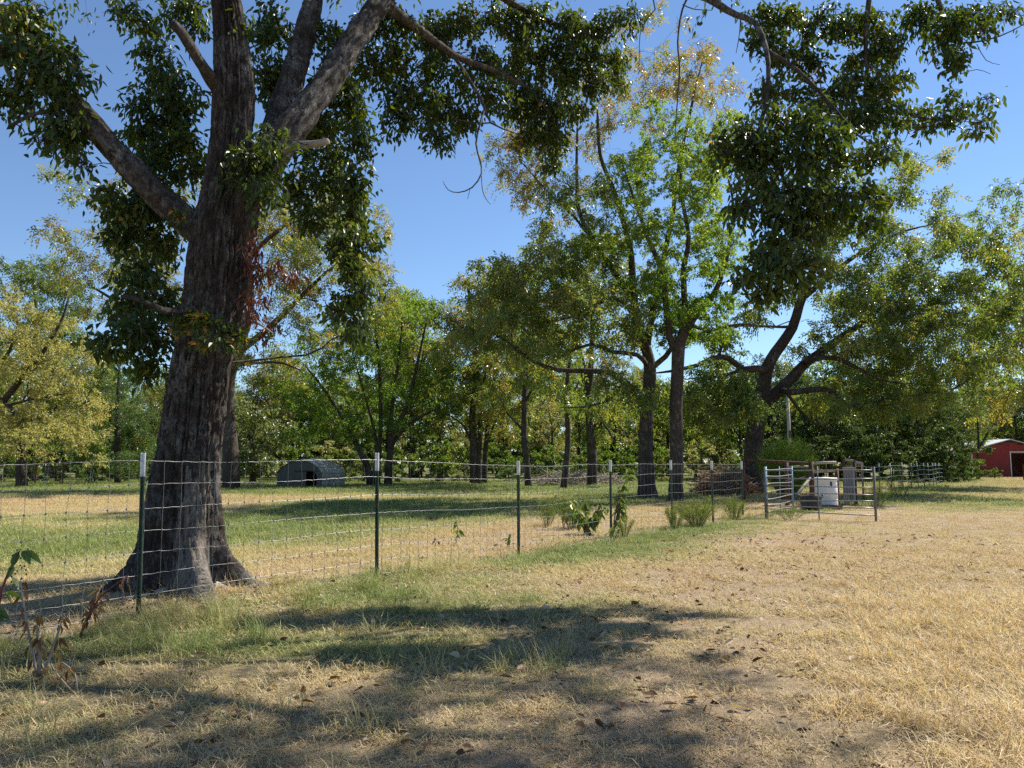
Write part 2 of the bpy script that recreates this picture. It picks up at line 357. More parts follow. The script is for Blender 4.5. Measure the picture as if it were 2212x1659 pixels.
# ------------------------------------------------------------------ ground
FA = np.array([-3.27, 6.9]); FD = np.array([1.66, 2.35]) / np.hypot(1.66, 2.35)
def fence_s(x, y):           # distance from the fence, positive on the yard side
    return (x - FA[0]) * FD[1] - (y - FA[1]) * FD[0]
def blob(x, y, px, py, rx, ry):
    g = gd(px, py); return np.exp(-((x - g[0]) / rx) ** 2 - ((y - g[1]) / ry) ** 2)
def zones(x, y):
    x = np.asarray(x, float); y = np.asarray(y, float)
    s = fence_s(x, y); n = fbm(x * 0.35, y * 0.35, 0, 3); n2 = fbm(x * 1.4, y * 1.4, 0, 9)
    pasture = s < 0
    # pasture: straw right behind the fence, green in the middle, gold on the left
    gp = 0.25 + 0.75 * np.clip((-s - 3.0) / 3.0, 0, 1)
    gp = gp - 0.85 * np.exp(-((y - 24) / 6.0) ** 2) * np.clip((-x - 6) / 3, 0, 1) - 0.5 * np.exp(-((y - 31) / 3.0) ** 2) * (x < 2)
    gp = gp + 0.35 * blob(x, y, 620, 1120, 4, 3) + 0.3 * np.clip((y - 36) / 8, 0, 1)
    gy = 0.75 * np.exp(-((s - 0.5) / 1.1) ** 2) * (0.4 + n2) + 0.55 * blob(x, y, 1250, 1190, 2.2, 1.6) + 0.75 * blob(x, y, 620, 1400, 1.3, 0.6) + 0.5 * blob(x, y, 1010, 1310, 1.6, 0.9) \
        + 0.35 * blob(x, y, 250, 1550, 1.5, 0.8) + 0.45 * blob(x, y, 1650, 1140, 4, 2) + 0.55 * np.clip((y - 17) / 5, 0, 1) * np.exp(-((x - 14) / 7) ** 2) + 0.32 * np.clip((y - 24) / 10, 0, 1) \
        + 0.30 * blob(x, y, 1500, 1300, 2.5, 1.5)
    g = np.where(pasture, gp, gy) + (n - 0.5) * 0.9
    so = np.where(pasture, 0.55 * np.exp(-((-s - 1.2) / 1.3) ** 2), 0.0)
    path = np.exp(-((x - (0.6 + 0.42 * (y - 4))) / (1.0 + 0.11 * y)) ** 2)
    so = so + np.where(pasture, 0, 0.55 * path) + 0.8 * blob(x, y, 20, 1370, 0.7, 0.35) + 0.6 * blob(x, y, 1800, 1095, 2.2, 2.5) + 0.35 * blob(x, y, 2080, 1040, 10, 5)
    return np.clip(g, 0, 1), np.clip(so + (n2 - 0.5) * 0.4, 0, 1)
def gz(x, y):
    x = np.asarray(x, float); y = np.asarray(y, float)
    s = fence_s(x, y)
    z = 0.07 * (fbm(x * 0.5, y * 0.5, 0, 21) - 0.5) + 0.025 * (fbm(x * 2.5, y * 2.5, 0, 22) - 0.5)
    z = z + 0.07 * np.exp(-((s - 0.1) / 0.45) ** 2) * np.exp(-((y - 9.0) / 1.6) ** 2)
    z = z + 0.10 * np.exp(-((x + 3.5) ** 2 + (y - 8.2) ** 2) / 1.3 ** 2)
    return z
def axis(lo, hi, fine, a, b, ratio=1.35):
    c = list(np.arange(a, b + 1e-6, fine)); st = fine
    while c[-1] < hi: st *= ratio; c.append(c[-1] + st)
    st = fine
    while c[0] > lo: st *= ratio; c.insert(0, c[0] - st)
    return np.array(c)
gx_ = axis(-900, 900, 0.22, -13, 17); gy_ = axis(-60, 1500, 0.22, 0, 34)
GX, GY = np.meshgrid(gx_, gy_)
GZ = gz(GX, GY)
nx, ny = len(gx_), len(gy_)
ii = np.arange(nx * ny).reshape(ny, nx)
me = npmesh('ground', np.stack([GX.ravel(), GY.ravel(), GZ.ravel()], 1), np.stack([ii[:-1, :-1].ravel(), ii[:-1, 1:].ravel(), ii[1:, 1:].ravel(), ii[1:, :-1].ravel()], 1), M['ground'], smooth=True)
zg, zs = zones(GX.ravel(), GY.ravel())
for k, a in (('green', zg), ('soil', zs)):
    at_ = me.attributes.new(k, 'FLOAT', 'POINT'); at_.data.foreach_set('value', a.astype(np.float32))
ground = tag(obj('ground', me), kind='structure')

# ------------------------------------------------------------------ foliage kit
def unit(v): return v / (np.linalg.norm(v, axis=-1, keepdims=True) + 1e-9)
def rball(n):
    v = unit(rng.normal(size=(n, 3))); return v * rng.random((n, 1)) ** (1 / 3)
class Leaves:
    def __init__(s): s.p = []; s.a = []; s.n = []; s.l = []; s.w = []; s.t = []
    def add(s, p, a, n, l, w, t):
        k = len(p)
        s.p.append(p); s.a.append(unit(a)); s.n.append(n); s.l.append(np.broadcast_to(l, (k,))); s.w.append(np.broadcast_to(w, (k,))); s.t.append(np.broadcast_to(t, (k,)))
    def cat(s):
        p, a, n = np.concatenate(s.p), np.concatenate(s.a), np.concatenate(s.n)
        l, w_, t = np.concatenate(s.l), np.concatenate(s.w), np.concatenate(s.t)
        b = unit(np.cross(a, n) + 1e-6); n = np.cross(b, a)
        return p, a, n, b, l[:, None], w_[:, None], t
    def mesh(s, name, mat, fine=False, keep=None):
        p, a, n, b, l, w_, t = s.cat()
        if keep is not None: p, a, n, b, l, w_, t = [x[keep] for x in (p, a, n, b, l, w_, t)]
        k = len(p); i = np.arange(k)
        if fine:
            V = np.stack([p, p + a * l * .28 + b * w_ * .46 + n * w_ * .16, p + a * l * .62 + b * w_ * .42 + n * w_ * .10 - n * l * .05, p + a * l - n * l * .20,
                          p + a * l * .62 - b * w_ * .42 + n * w_ * .10 - n * l * .05, p + a * l * .28 - b * w_ * .46 + n * w_ * .16], 1).reshape(-1, 3)
            Q = np.stack([np.stack([i * 6, i * 6 + 1, i * 6 + 2, i * 6 + 3], 1), np.stack([i * 6, i * 6 + 3, i * 6 + 4, i * 6 + 5], 1)], 1).reshape(-1, 4)
        else:
            V = np.stack([p, p + a * l * .45 + b * w_ * .5 + n * w_ * .12, p + a * l - n * l * .12, p + a * l * .45 - b * w_ * .5 + n * w_ * .12], 1).reshape(-1, 3)
            Q = np.stack([np.stack([i * 4, i * 4 + 1, i * 4 + 2], 1), np.stack([i * 4, i * 4 + 2, i * 4 + 3], 1)], 1).reshape(-1, 3)
        return npmesh(name, V, Q, mat, {'tint': np.repeat(t, 2)})

def twig_mesh(mb, P0, P1, P2, r):
    """many three-sided twigs at once"""
    k = len(P0)
    if not k: return
    d = unit(P2 - P0); a = unit(np.cross(d, rng.normal(size=(k, 3)))); b = np.cross(d, a)
    V = []
    for P, f in ((P0, 1.0), (P1, 0.7), (P2, 0.35)):
        for j in range(3):
            an = j * 2.0944
            V.append(P + (a * math.cos(an) + b * math.sin(an)) * (r * f)[:, None])
    V = np.stack(V, 1).reshape(-1, 3); i = np.arange(k)[:, None] * 9; Q = []
    for L in (0, 3):
        for j in range(3):
            Q.append(np.concatenate([i + L + j, i + L + (j + 1) % 3, i + L + 3 + (j + 1) % 3, i + L + 3 + j], 1))
    mb.add(V, np.stack(Q, 1).reshape(-1, 4))

DENS = 0.92; DENF = 0.95
class Tree:
    def __init__(s, origin):
        s.o = np.array(origin, float); s.big = MB(); s.fine = MB(); s.lv = Leaves()
        s.np_ = []; s.nr = []; s.clumps = []
        s.tube_min = 0.02; s.light = s.o[1] > 20 or s.o[1] == 0
    def nodes(s): return np.array(s.np_), np.array(s.nr)
    def branch(s, P, r, step=0.35, k=8, mb=None, wob=0.0, node=True):
        P, r = cr(P, r, step)
        if wob:
            n = len(P); e = np.sin(np.linspace(0, math.pi, n))[:, None] ** 0.5
            q = np.cumsum(rng.normal(size=(n, 3)), 0); q -= np.linspace(0, 1, n)[:, None] * q[-1]
            P = P + q * wob * e / math.sqrt(n)
        (mb or s.big).tube(P - s.o, r, k)
        if node: s.np_ += list(P); s.nr += list(r)
        return P
    def clump(s, c, R3, nl, tw=10): s.clumps.append((np.array(c, float), np.array(R3, float), int(nl * (DENS if s.o[1] < 20 else DENF)), tw))
    def fill(s, c, R3, n, cr_, nl, hollow=0.0):
        """n small clumps inside an ellipsoid"""
        k = 0
        while k < n:
            u = rball(1)[0]
            if np.linalg.norm(u) < hollow: continue
            r = cr_ * R.uniform(0.7, 1.35)
            s.clump(np.array(c) + u * np.array(R3), (r, r, r * 0.8), int(nl * (r / cr_) ** 2)); k += 1
    def grow(s, ll=0.10, lw=0.035, droop=0.5, compound=0, spread=1.0, tint=(0.5, 0.25), bend=0.15, rmul=1.0, sprig=0.35, tintmap=None, shape='fan'):
        cl = sorted(s.clumps, key=lambda c: np.linalg.norm(c[0] - s.np_[0]))
        for c, R3, nl, tw in cl:
            N, NR = s.nodes()
            d = np.linalg.norm(N - c, axis=1)
            cost = d + 0.5 * np.maximum(0, N[:, 2] - c[2] + 0.25 * d) + 0.3 * (NR < 0.012)
            j = int(np.argmin(cost)); D = d[j]; p0 = N[j]
            r0 = min(NR[j] * 0.75, (0.006 + 0.0075 * D) * rmul); r0 = max(r0, 0.006)
            if D > 0.05:
                m = (p0 + c) / 2 + rng.normal(size=3) * D * bend + np.array([0, 0, bend * D * 0.6])
                P = s.branch([p0, p0 * .55 + m * .45 + rng.normal(size=3) * D * bend * .3, m, m * .4 + c * .6 + rng.normal(size=3) * D * bend * .3, c], [r0, r0 * .85, r0 * .7, r0 * .5, max(.004, r0 * .35)],
                             max(0.25, D / 8), 6 if r0 > .03 else 4, s.big if r0 > s.tube_min else s.fine, 0.12 * D * bend / .15)
            # twigs
            u = rball(tw) * 0.75
            P0 = c + u * R3
            v = unit(rng.normal(size=(tw, 3))); v[:, 2] *= 0.75
            P2 = c + v * R3 * rng.uniform(0.65, 1.3, (tw, 1)) * spread
            ln = np.linalg.norm(P2 - P0, axis=1)
            P2[:, 2] -= ln * droop * 0.6
            P1 = (P0 + P2) / 2 + np.array([0, 0, 1]) * ln[:, None] * 0.10 * (1 + droop) + rng.normal(size=(tw, 3)) * ln[:, None] * 0.08
            if s.light: twig_mesh(s.fine, P0[::2] - s.o, P1[::2] - s.o, P2[::2] - s.o, np.full((tw + 1) // 2, ll * 0.04))
            else: twig_mesh(s.fine, np.concatenate([np.repeat(c[None], tw, 0) - s.o, P0 - s.o]), np.concatenate([(P0 + c) / 2 + rng.normal(size=(tw, 3)) * .03 - s.o, P1 - s.o]), np.concatenate([P0 - s.o, P2 - s.o]),
                      np.concatenate([np.full(tw, max(0.0035, ll * 0.05)), np.full(tw, max(0.0028, ll * 0.04))]))
            # leaves
            n = nl // compound if compound else nl
            if n < 1: continue
            ti = rng.integers(0, tw, n); t = rng.uniform(0.08, 1.0, (n, 1)) ** 0.75
            pos = P0[ti] * (1 - t) ** 2 + P1[ti] * 2 * t * (1 - t) + P2[ti] * t * t
            td = unit(P2[ti] - P0[ti])
            ax = unit(td * 0.55 + rng.normal(size=(n, 3)) * 0.55 + np.array([0, 0, -droop]))
            nr = unit(rng.normal(size=(n, 3)) * 0.75 + np.array([0, 0, 0.9]))
            pos = pos + rng.normal(size=(n, 3)) * ll * sprig
            tn = np.clip(tint[0] + tint[1] * rng.normal(size=n) + 0.10 * rng.normal(), 0, 1)
            if tintmap is not None: tn = np.clip(tn + tintmap(pos), 0, 1)
            if compound:
                LR = ll * rng.uniform(1.3, 2.2, n)
                sd_ = unit(np.cross(ax, nr)); nr2 = np.cross(sd_, ax)
                for q in range(compound):
                    f = 0.25 + 0.75 * (q // 2) / max(1, (compound - 1) // 2)
                    sg = 0 if q == compound - 1 else (1 if q % 2 else -1)
                    pp = pos + ax * (LR * f)[:, None] - np.array([0, 0, 1]) * (LR * f * f * 0.25)[:, None]
                    aa = ax * (0.75 if sg else 1.0) + sd_ * sg * 0.8 + np.array([0, 0, -0.25]) + rng.normal(size=(n, 3)) * 0.15
                    s.lv.add(pp - s.o, aa, nr2 + rng.normal(size=(n, 3)) * 0.3, ll * rng.uniform(0.75, 1.2, n), lw * rng.uniform(0.8, 1.2, n), np.clip(tn + rng.normal(size=n) * 0.05, 0, 1))
            else:
                s.lv.add(pos - s.o, ax, nr, ll * rng.uniform(0.5, 1.35, n), lw * rng.uniform(0.6, 1.35, n), tn)
    def finish(s, root, bark, leaf, fine=False):
        if s.big.n: s.big.build('trunk', M[bark], root, smooth=True)
        if s.fine.n: tag(s.fine.build('twigs', M[bark], root), kind='stuff')
        if s.lv.p: tag(obj('crown', s.lv.mesh('crown', M[leaf], fine), root), kind='stuff')

def pts(Y, *ps):
    """polyline from picture points; a third number overrides the distance"""
    return [at(p[0], p[1], p[2] if len(p) > 2 else Y) for p in ps]

# ------------------------------------------------------------------ the big tree
def big_tree():
    o = np.array([-3.5, 8.2, 0.0])
    root = thing('shade_tree', 'huge old tree with furrowed dark trunk standing right behind the wire fence', 'tree', o)
    T = Tree(o)
    # trunk with buttress roots, as one displaced skin
    cs = [(388, 1275, .43), (390, 1200, .385), (396, 1100, .35), (405, 1000, .325), (418, 900, .31), (432, 800, .305), (453, 700, .312), (468, 600, .325), (478, 500, .325), (488, 440, .285),
          (496, 370, .248), (501, 290, .228), (505, 200, .225), (502, 120, .205), (496, 60, .18), (489, 0, .165), (480, -90, .15), (470, -200, .15), (480, -330, .12)]
    P = [at(px, py, 8.2) for px, py, r in cs]; P[0][2] = 0.12
    P = [np.array([P[0][0], 8.2, -0.25])] + P
    P, r = cr(P, [.45] + [c[2] for c in cs], 0.030)
    k = 190; th = np.arange(k) * 2 * math.pi / k; V = []
    roots = [(math.atan2(-.82, .60), .85, .23), (math.atan2(-.25, -.75), .42, .30), (math.atan2(.0, 1), .62, .17), (math.atan2(.9, .3), .4, .3), (math.atan2(.7, -.8), .35, .3)]
    fl = np.zeros(k)
    PZ = P[:, 2]
    for i in range(len(P)):
        z = max(PZ[i], -0.05)
        rad = np.full(k, r[i])
        for a, amp, wd in roots:
            da = (th - a + math.pi) % (2 * math.pi) - math.pi
            rad = rad + amp * np.exp(-(da / (wd * (1 + 0.5 * z))) ** 2) * (math.exp(-z / 0.24) + 0.16 * math.exp(-z / 0.9))
        # a bulge along the old scar on the right
        da = (th - math.atan2(-.72, .69) + math.pi) % (2 * math.pi) - math.pi
        rad = rad + 0.05 * np.exp(-(da / .28) ** 2) * math.exp(-max(0, z - 1.0) / 1.0)
        tw = th + 0.10 * z
        u = tw / (2 * math.pi) * 26
        cx, cy = np.cos(tw) * 4.2, np.sin(tw) * 4.2
        wx = 0.5 * (fbm(cx, cy, z * 2.5, 90, 2) - .5)
        f1 = fbm(cx * 1.25 + wx, cy * 1.25 + wx, z * 1.1, 41, 2); f2 = fbm(cx * 3.4 + wx, cy * 3.4 - wx, z * 4.2, 55, 2)
        rad = rad - .042 * np.exp(-((f1 - .5) / .07) ** 2) - .026 * np.exp(-((f2 - .5) / .08) ** 2) + .016 * (vn(cx * 6, cy * 6, z * 9, 56) - .5) + 0.05 * (fbm(cx * .4, cy * .4, z * 0.8, 60, 2) - .5)
        V.append(np.stack([P[i, 0] + rad * np.cos(th), P[i, 1] + rad * np.sin(th), np.full(k, P[i, 2])], 1))
    n = len(P); V = np.concatenate(V) - o; j = np.arange(k); j2 = (j + 1) % k
    Q = np.concatenate([np.stack([q * k + j, q * k + j2, (q + 1) * k + j2, (q + 1) * k + j], 1) for q in range(n - 1)])
    fc = (V[Q[:, 0]] + V[Q[:, 2]]) / 2; ax_ = np.interp(fc[:, 2], P[:, 2], P[:, 0]) - o[0]; fa = np.arctan2(fc[:, 1], fc[:, 0] - ax_)
    da = (fa - math.atan2(-.80, .60) + math.pi) % (2 * math.pi) - math.pi
    edge = .40 - .20 * np.clip(fc[:, 2] - .5, 0, 1) + .55 * (fbm(fc[:, 0] * 9, fc[:, 1] * 9, fc[:, 2] * 2.5, 71, 3) - .5)
    scar = (np.abs(da) < edge) & (fc[:, 2] < 1.35 + .8 * (fbm(fa * 9, fc[:, 2] * 2, 0, 72, 2) - .5))     # stripped bark: grey bare wood
    tr = obj('trunk', npmesh('trunk', V, Q, [M['bark_big'], M['scar_wood']], mi=scar.astype(int), smooth=True), root)
    T.np_ += list(P[::12]); T.nr += list(r[::12])
    # bare stripped scar wood at the foot
    mb = MB()
    def rough_tube(path, rad, name, mat='bark_big', k=40, parent=root, amp=.17, label=None):
        Pp, rr = cr(path, rad, 0.03)
        b = MB(); kk = k; Tn = np.gradient(Pp, axis=0); Tn = unit(Tn)
        a = np.array([0.2, .9, .1]); rings = []; ang = np.arange(kk) * 2 * math.pi / kk
        L = 0
        for q in range(len(Pp)):
            if q: L += np.linalg.norm(Pp[q] - Pp[q - 1])
            a = a - Tn[q] * (a @ Tn[q]); a /= np.linalg.norm(a); c_ = np.cross(Tn[q], a)
            cx, cy = np.cos(ang) * rr[q] * 11, np.sin(ang) * rr[q] * 11
            d = -np.exp(-((fbm(cx * 1.3, cy * 1.3, L * 2.0 + path[0][0], 77, 2) - .5) / .08) ** 2) * amp * 1.3 + (vn(cx * 3, cy * 3, L * 11, 78) - .5) * amp * .9 + (fbm(cx * .4, cy * .4, L * 2, 79, 2) - .5) * amp * 1.5
            rd = rr[q] * (1 + d)
            rings.append(Pp[q] + rd[:, None] * (np.cos(ang)[:, None] * a + np.sin(ang)[:, None] * c_))
        nn = len(Pp); jj = np.arange(kk); jj2 = (jj + 1) % kk
        b.add(np.concatenate(rings) - o, np.concatenate([np.stack([q * kk + jj, q * kk + jj2, (q + 1) * kk + jj2, (q + 1) * kk + jj], 1) for q in range(nn - 1)]))
        b.add(np.array([Pp[-1] - o + Tn[-1] * rr[-1] * .4]) , None, None)
        c0 = b.n - 1; base = (nn - 1) * kk
        b.add(np.zeros((0, 3)), None, np.stack([np.full(kk, c0), base + jj, base + jj2], 1) - b.n if False else None)
        b.t.append(np.stack([np.full(kk, c0), base + jj, base + jj2], 1)); b.tm.append(np.zeros(kk, int))
        ob = b.build(name, M[mat], parent, smooth=True)
        if label: ob['label'] = label
        T.np_ += list(Pp[::8]); T.nr += list(rr[::8])
        return ob
    rough_tube([at(500, 520, 8.2), at(520, 465, 8.2), at(548, 415, 8.2), at(592, 330, 8.25), at(642, 262, 8.4), at(702, 188, 8.7), at(758, 95, 9.1), at(822, 5, 9.6), at(900, -120, 10.2), at(985, -190, 10.8), at(1100, -240, 11.3)],
               [.21, .21, .195, .18, .17, .165, .155, .145, .13, .11, .08], 'limb')
    rough_tube([at(575, 330, 8.5), at(600, 262, 8.8), at(632, 165, 9.1), at(660, 70, 9.4), at(683, -30, 9.8), at(700, -150, 10.2), at(740, -280, 10.8)], [.14, .15, .15, .145, .135, .11, .08], 'limb')
    rough_tube([at(455, 520, 8.2), at(415, 488, 8.15), at(385, 462, 8.1), at(330, 412, 8.0), at(262, 342, 7.9), at(200, 272, 7.8), at(142, 212, 7.7), at(95, 150, 7.65), at(45, 82, 7.6), at(-25, 15, 7.5), at(-120, -70, 7.4)],
               [.17, .165, .15, .138, .13, .125, .12, .115, .11, .10, .08], 'limb')
    rough_tube([at(470, 190, 8.1), at(440, 148, 7.9), at(418, 110, 7.75), at(392, 70, 7.6), at(374, 50, 7.55)], [.09, .066, .058, .052, .048], 'broken_branch', 'bark_mid', 20, label='broken stub branch pointing up left from the main stem')
    rough_tube([at(610, 318, 8.1), at(640, 314, 7.9), at(675, 312, 7.75), at(708, 306, 7.65)], [.05, .042, .038, .034], 'broken_branch', 'dead_wood', 14)
    rough_tube([at(420, 664, 8.0), at(395, 668, 7.8), at(360, 672, 7.6), at(330, 660, 7.45), at(292, 645, 7.3), at(262, 640, 7.2)], [.06, .045, .038, .03, .024, .016], 'broken_branch', 'bark_mid', 14, label='low dead branch reaching left from the trunk')
    rough_tube([at(140, 228, 7.7), at(110, 240, 7.5), at(80, 245, 7.3), at(52, 256, 7.2), at(26, 270, 7.1)], [.03, .024, .022, .02, .016], 'broken_branch', 'bark_mid', 12)
    # root snag on the right
    rough_tube([np.array([-3.05, 8.1, .05]), np.array([-2.8, 8.15, .03]), np.array([-2.6, 8.1, .06]), np.array([-2.52, 8.05, .12])], [.14, .10, .09, .07], 'root', 'bare_wood', 18, label='bare grey root end lying right of the trunk')
    # high limb that arches over to the right, above the picture, and comes down into it
    B = T.branch
    B(pts(0, (900, -120, 10.2), (1150, -330, 9.9), (1380, -230, 9.4), (1480, -50, 9.1), (1545, 5, 9.0), (1590, 32, 8.9), (1632, 50, 8.8), (1656, 110, 8.6), (1660, 170, 8.4), (1652, 235, 8.3), (1640, 300, 8.2), (1690, 380, 8.1), (1720, 470, 8.0), (1700, 560, 7.9)),
      [.12, .11, .09, .075, .05, .04, .035, .03, .027, .025, .023, .018, .013, .008], .3)
    B(pts(0, (1380, -230, 9.4), (1650, -240, 10.2), (1900, -140, 10.8), (2010, -40, 10.7), (2040, 60, 10.5), (2050, 120, 10.3)), [.08, .07, .055, .04, .025, .012], .3)
    B([at(1380, -230, 9.4), np.array([4.4, 9.2, 8.8]), np.array([6.2, 9.0, 9.4]), np.array([8.0, 8.8, 9.6])], [.08, .07, .05, .02], .3)
    B(pts(0, (1900, -140, 10.8), (1880, -20, 10.7), (1870, 80, 10.6), (1880, 180, 10.5), (1960, 245, 10.4), (2040, 260, 10.3), (2120, 245, 10.2)), [.05, .04, .03, .022, .018, .012, .006], .3)
    B(pts(0, (1656, 110, 8.6), (1720, 150, 8.6), (1790, 220, 8.5), (1850, 290, 8.4), (1900, 320, 8.3)), [.03, .024, .018, .012, .006], .3)
    B(pts(0, (2050, 90, 10.4), (2100, 92, 10.3), (2160, 78, 10.2), (2212, 52, 10.1), (2260, 20, 10.0)), [.014, .012, .01, .007, .004], .3)
    # branches into the top middle mass
    B(pts(0, (822, 5, 9.6), (900, 60, 10.2), (980, 120, 10.8), (1060, 150, 11.3), (1140, 190, 11.8), (1200, 260, 12.0)), [.09, .07, .055, .045, .03, .012], .3)
    B(pts(0, (900, -120, 10.2), (1010, -60, 10.9), (1110, 10, 11.6), (1220, 60, 12.2), (1310, 80, 12.6)), [.09, .075, .055, .035, .015], .3)
    B(pts(0, (980, 120, 10.8), (1040, 215, 11.0), (1060, 265, 11.0), (1120, 290, 11.0)), [.03, .022, .016, .006], .3)
    # bare hanging twigs
    bw = lambda P, r: T.branch(P, r, .12, 5, T.fine, node=False)
    bw(pts(0, (1045, 240, 10.9), (1036, 270, 10.8), (1028, 310, 10.8), (1036, 345, 10.7), (1040, 375, 10.7), (1020, 405, 10.6), (990, 416, 10.6), (968, 410, 10.5), (957, 392, 10.5)), [.017, .015, .014, .013, .012, .010, .008, .006, .004])
    bw(pts(0, (1040, 380, 10.7), (1042, 410, 10.6), (1050, 430, 10.6), (1060, 442, 10.6)), [.007, .006, .005, .003])
    bw(pts(0, (1016, 406, 10.6), (1010, 430, 10.6)), [.005, .003])
    bw(pts(0, (1500, -30, 8.8), (1474, 20, 8.6), (1464, 90, 8.5), (1468, 150, 8.4), (1460, 260, 8.3), (1458, 320, 8.2)), [.014, .012, .010, .009, .006, .003])
    bw(pts(0, (1475, 10, 8.6), (1500, 20, 8.5), (1538, 22, 8.5)), [.008, .006, .004])
    bw(pts(0, (1600, 30, 8.9), (1598, 70, 8.8), (1590, 115, 8.8)), [.009, .007, .004])
    bw(pts(0, (1400, -30, 9.0), (1415, 20, 9.0), (1385, 60, 9.0), (1380, 160, 9.0)), [.010, .008, .006, .003])
    for a in ((2060, 150, 2050, 230, 2090, 275), (2110, 95, 2130, 130, 2160, 140), (2075, 160, 2110, 150, 2140, 160)):
        bw(pts(10.3, (a[0], a[1]), (a[2], a[3]), (a[4], a[5])), [.006, .005, .003])
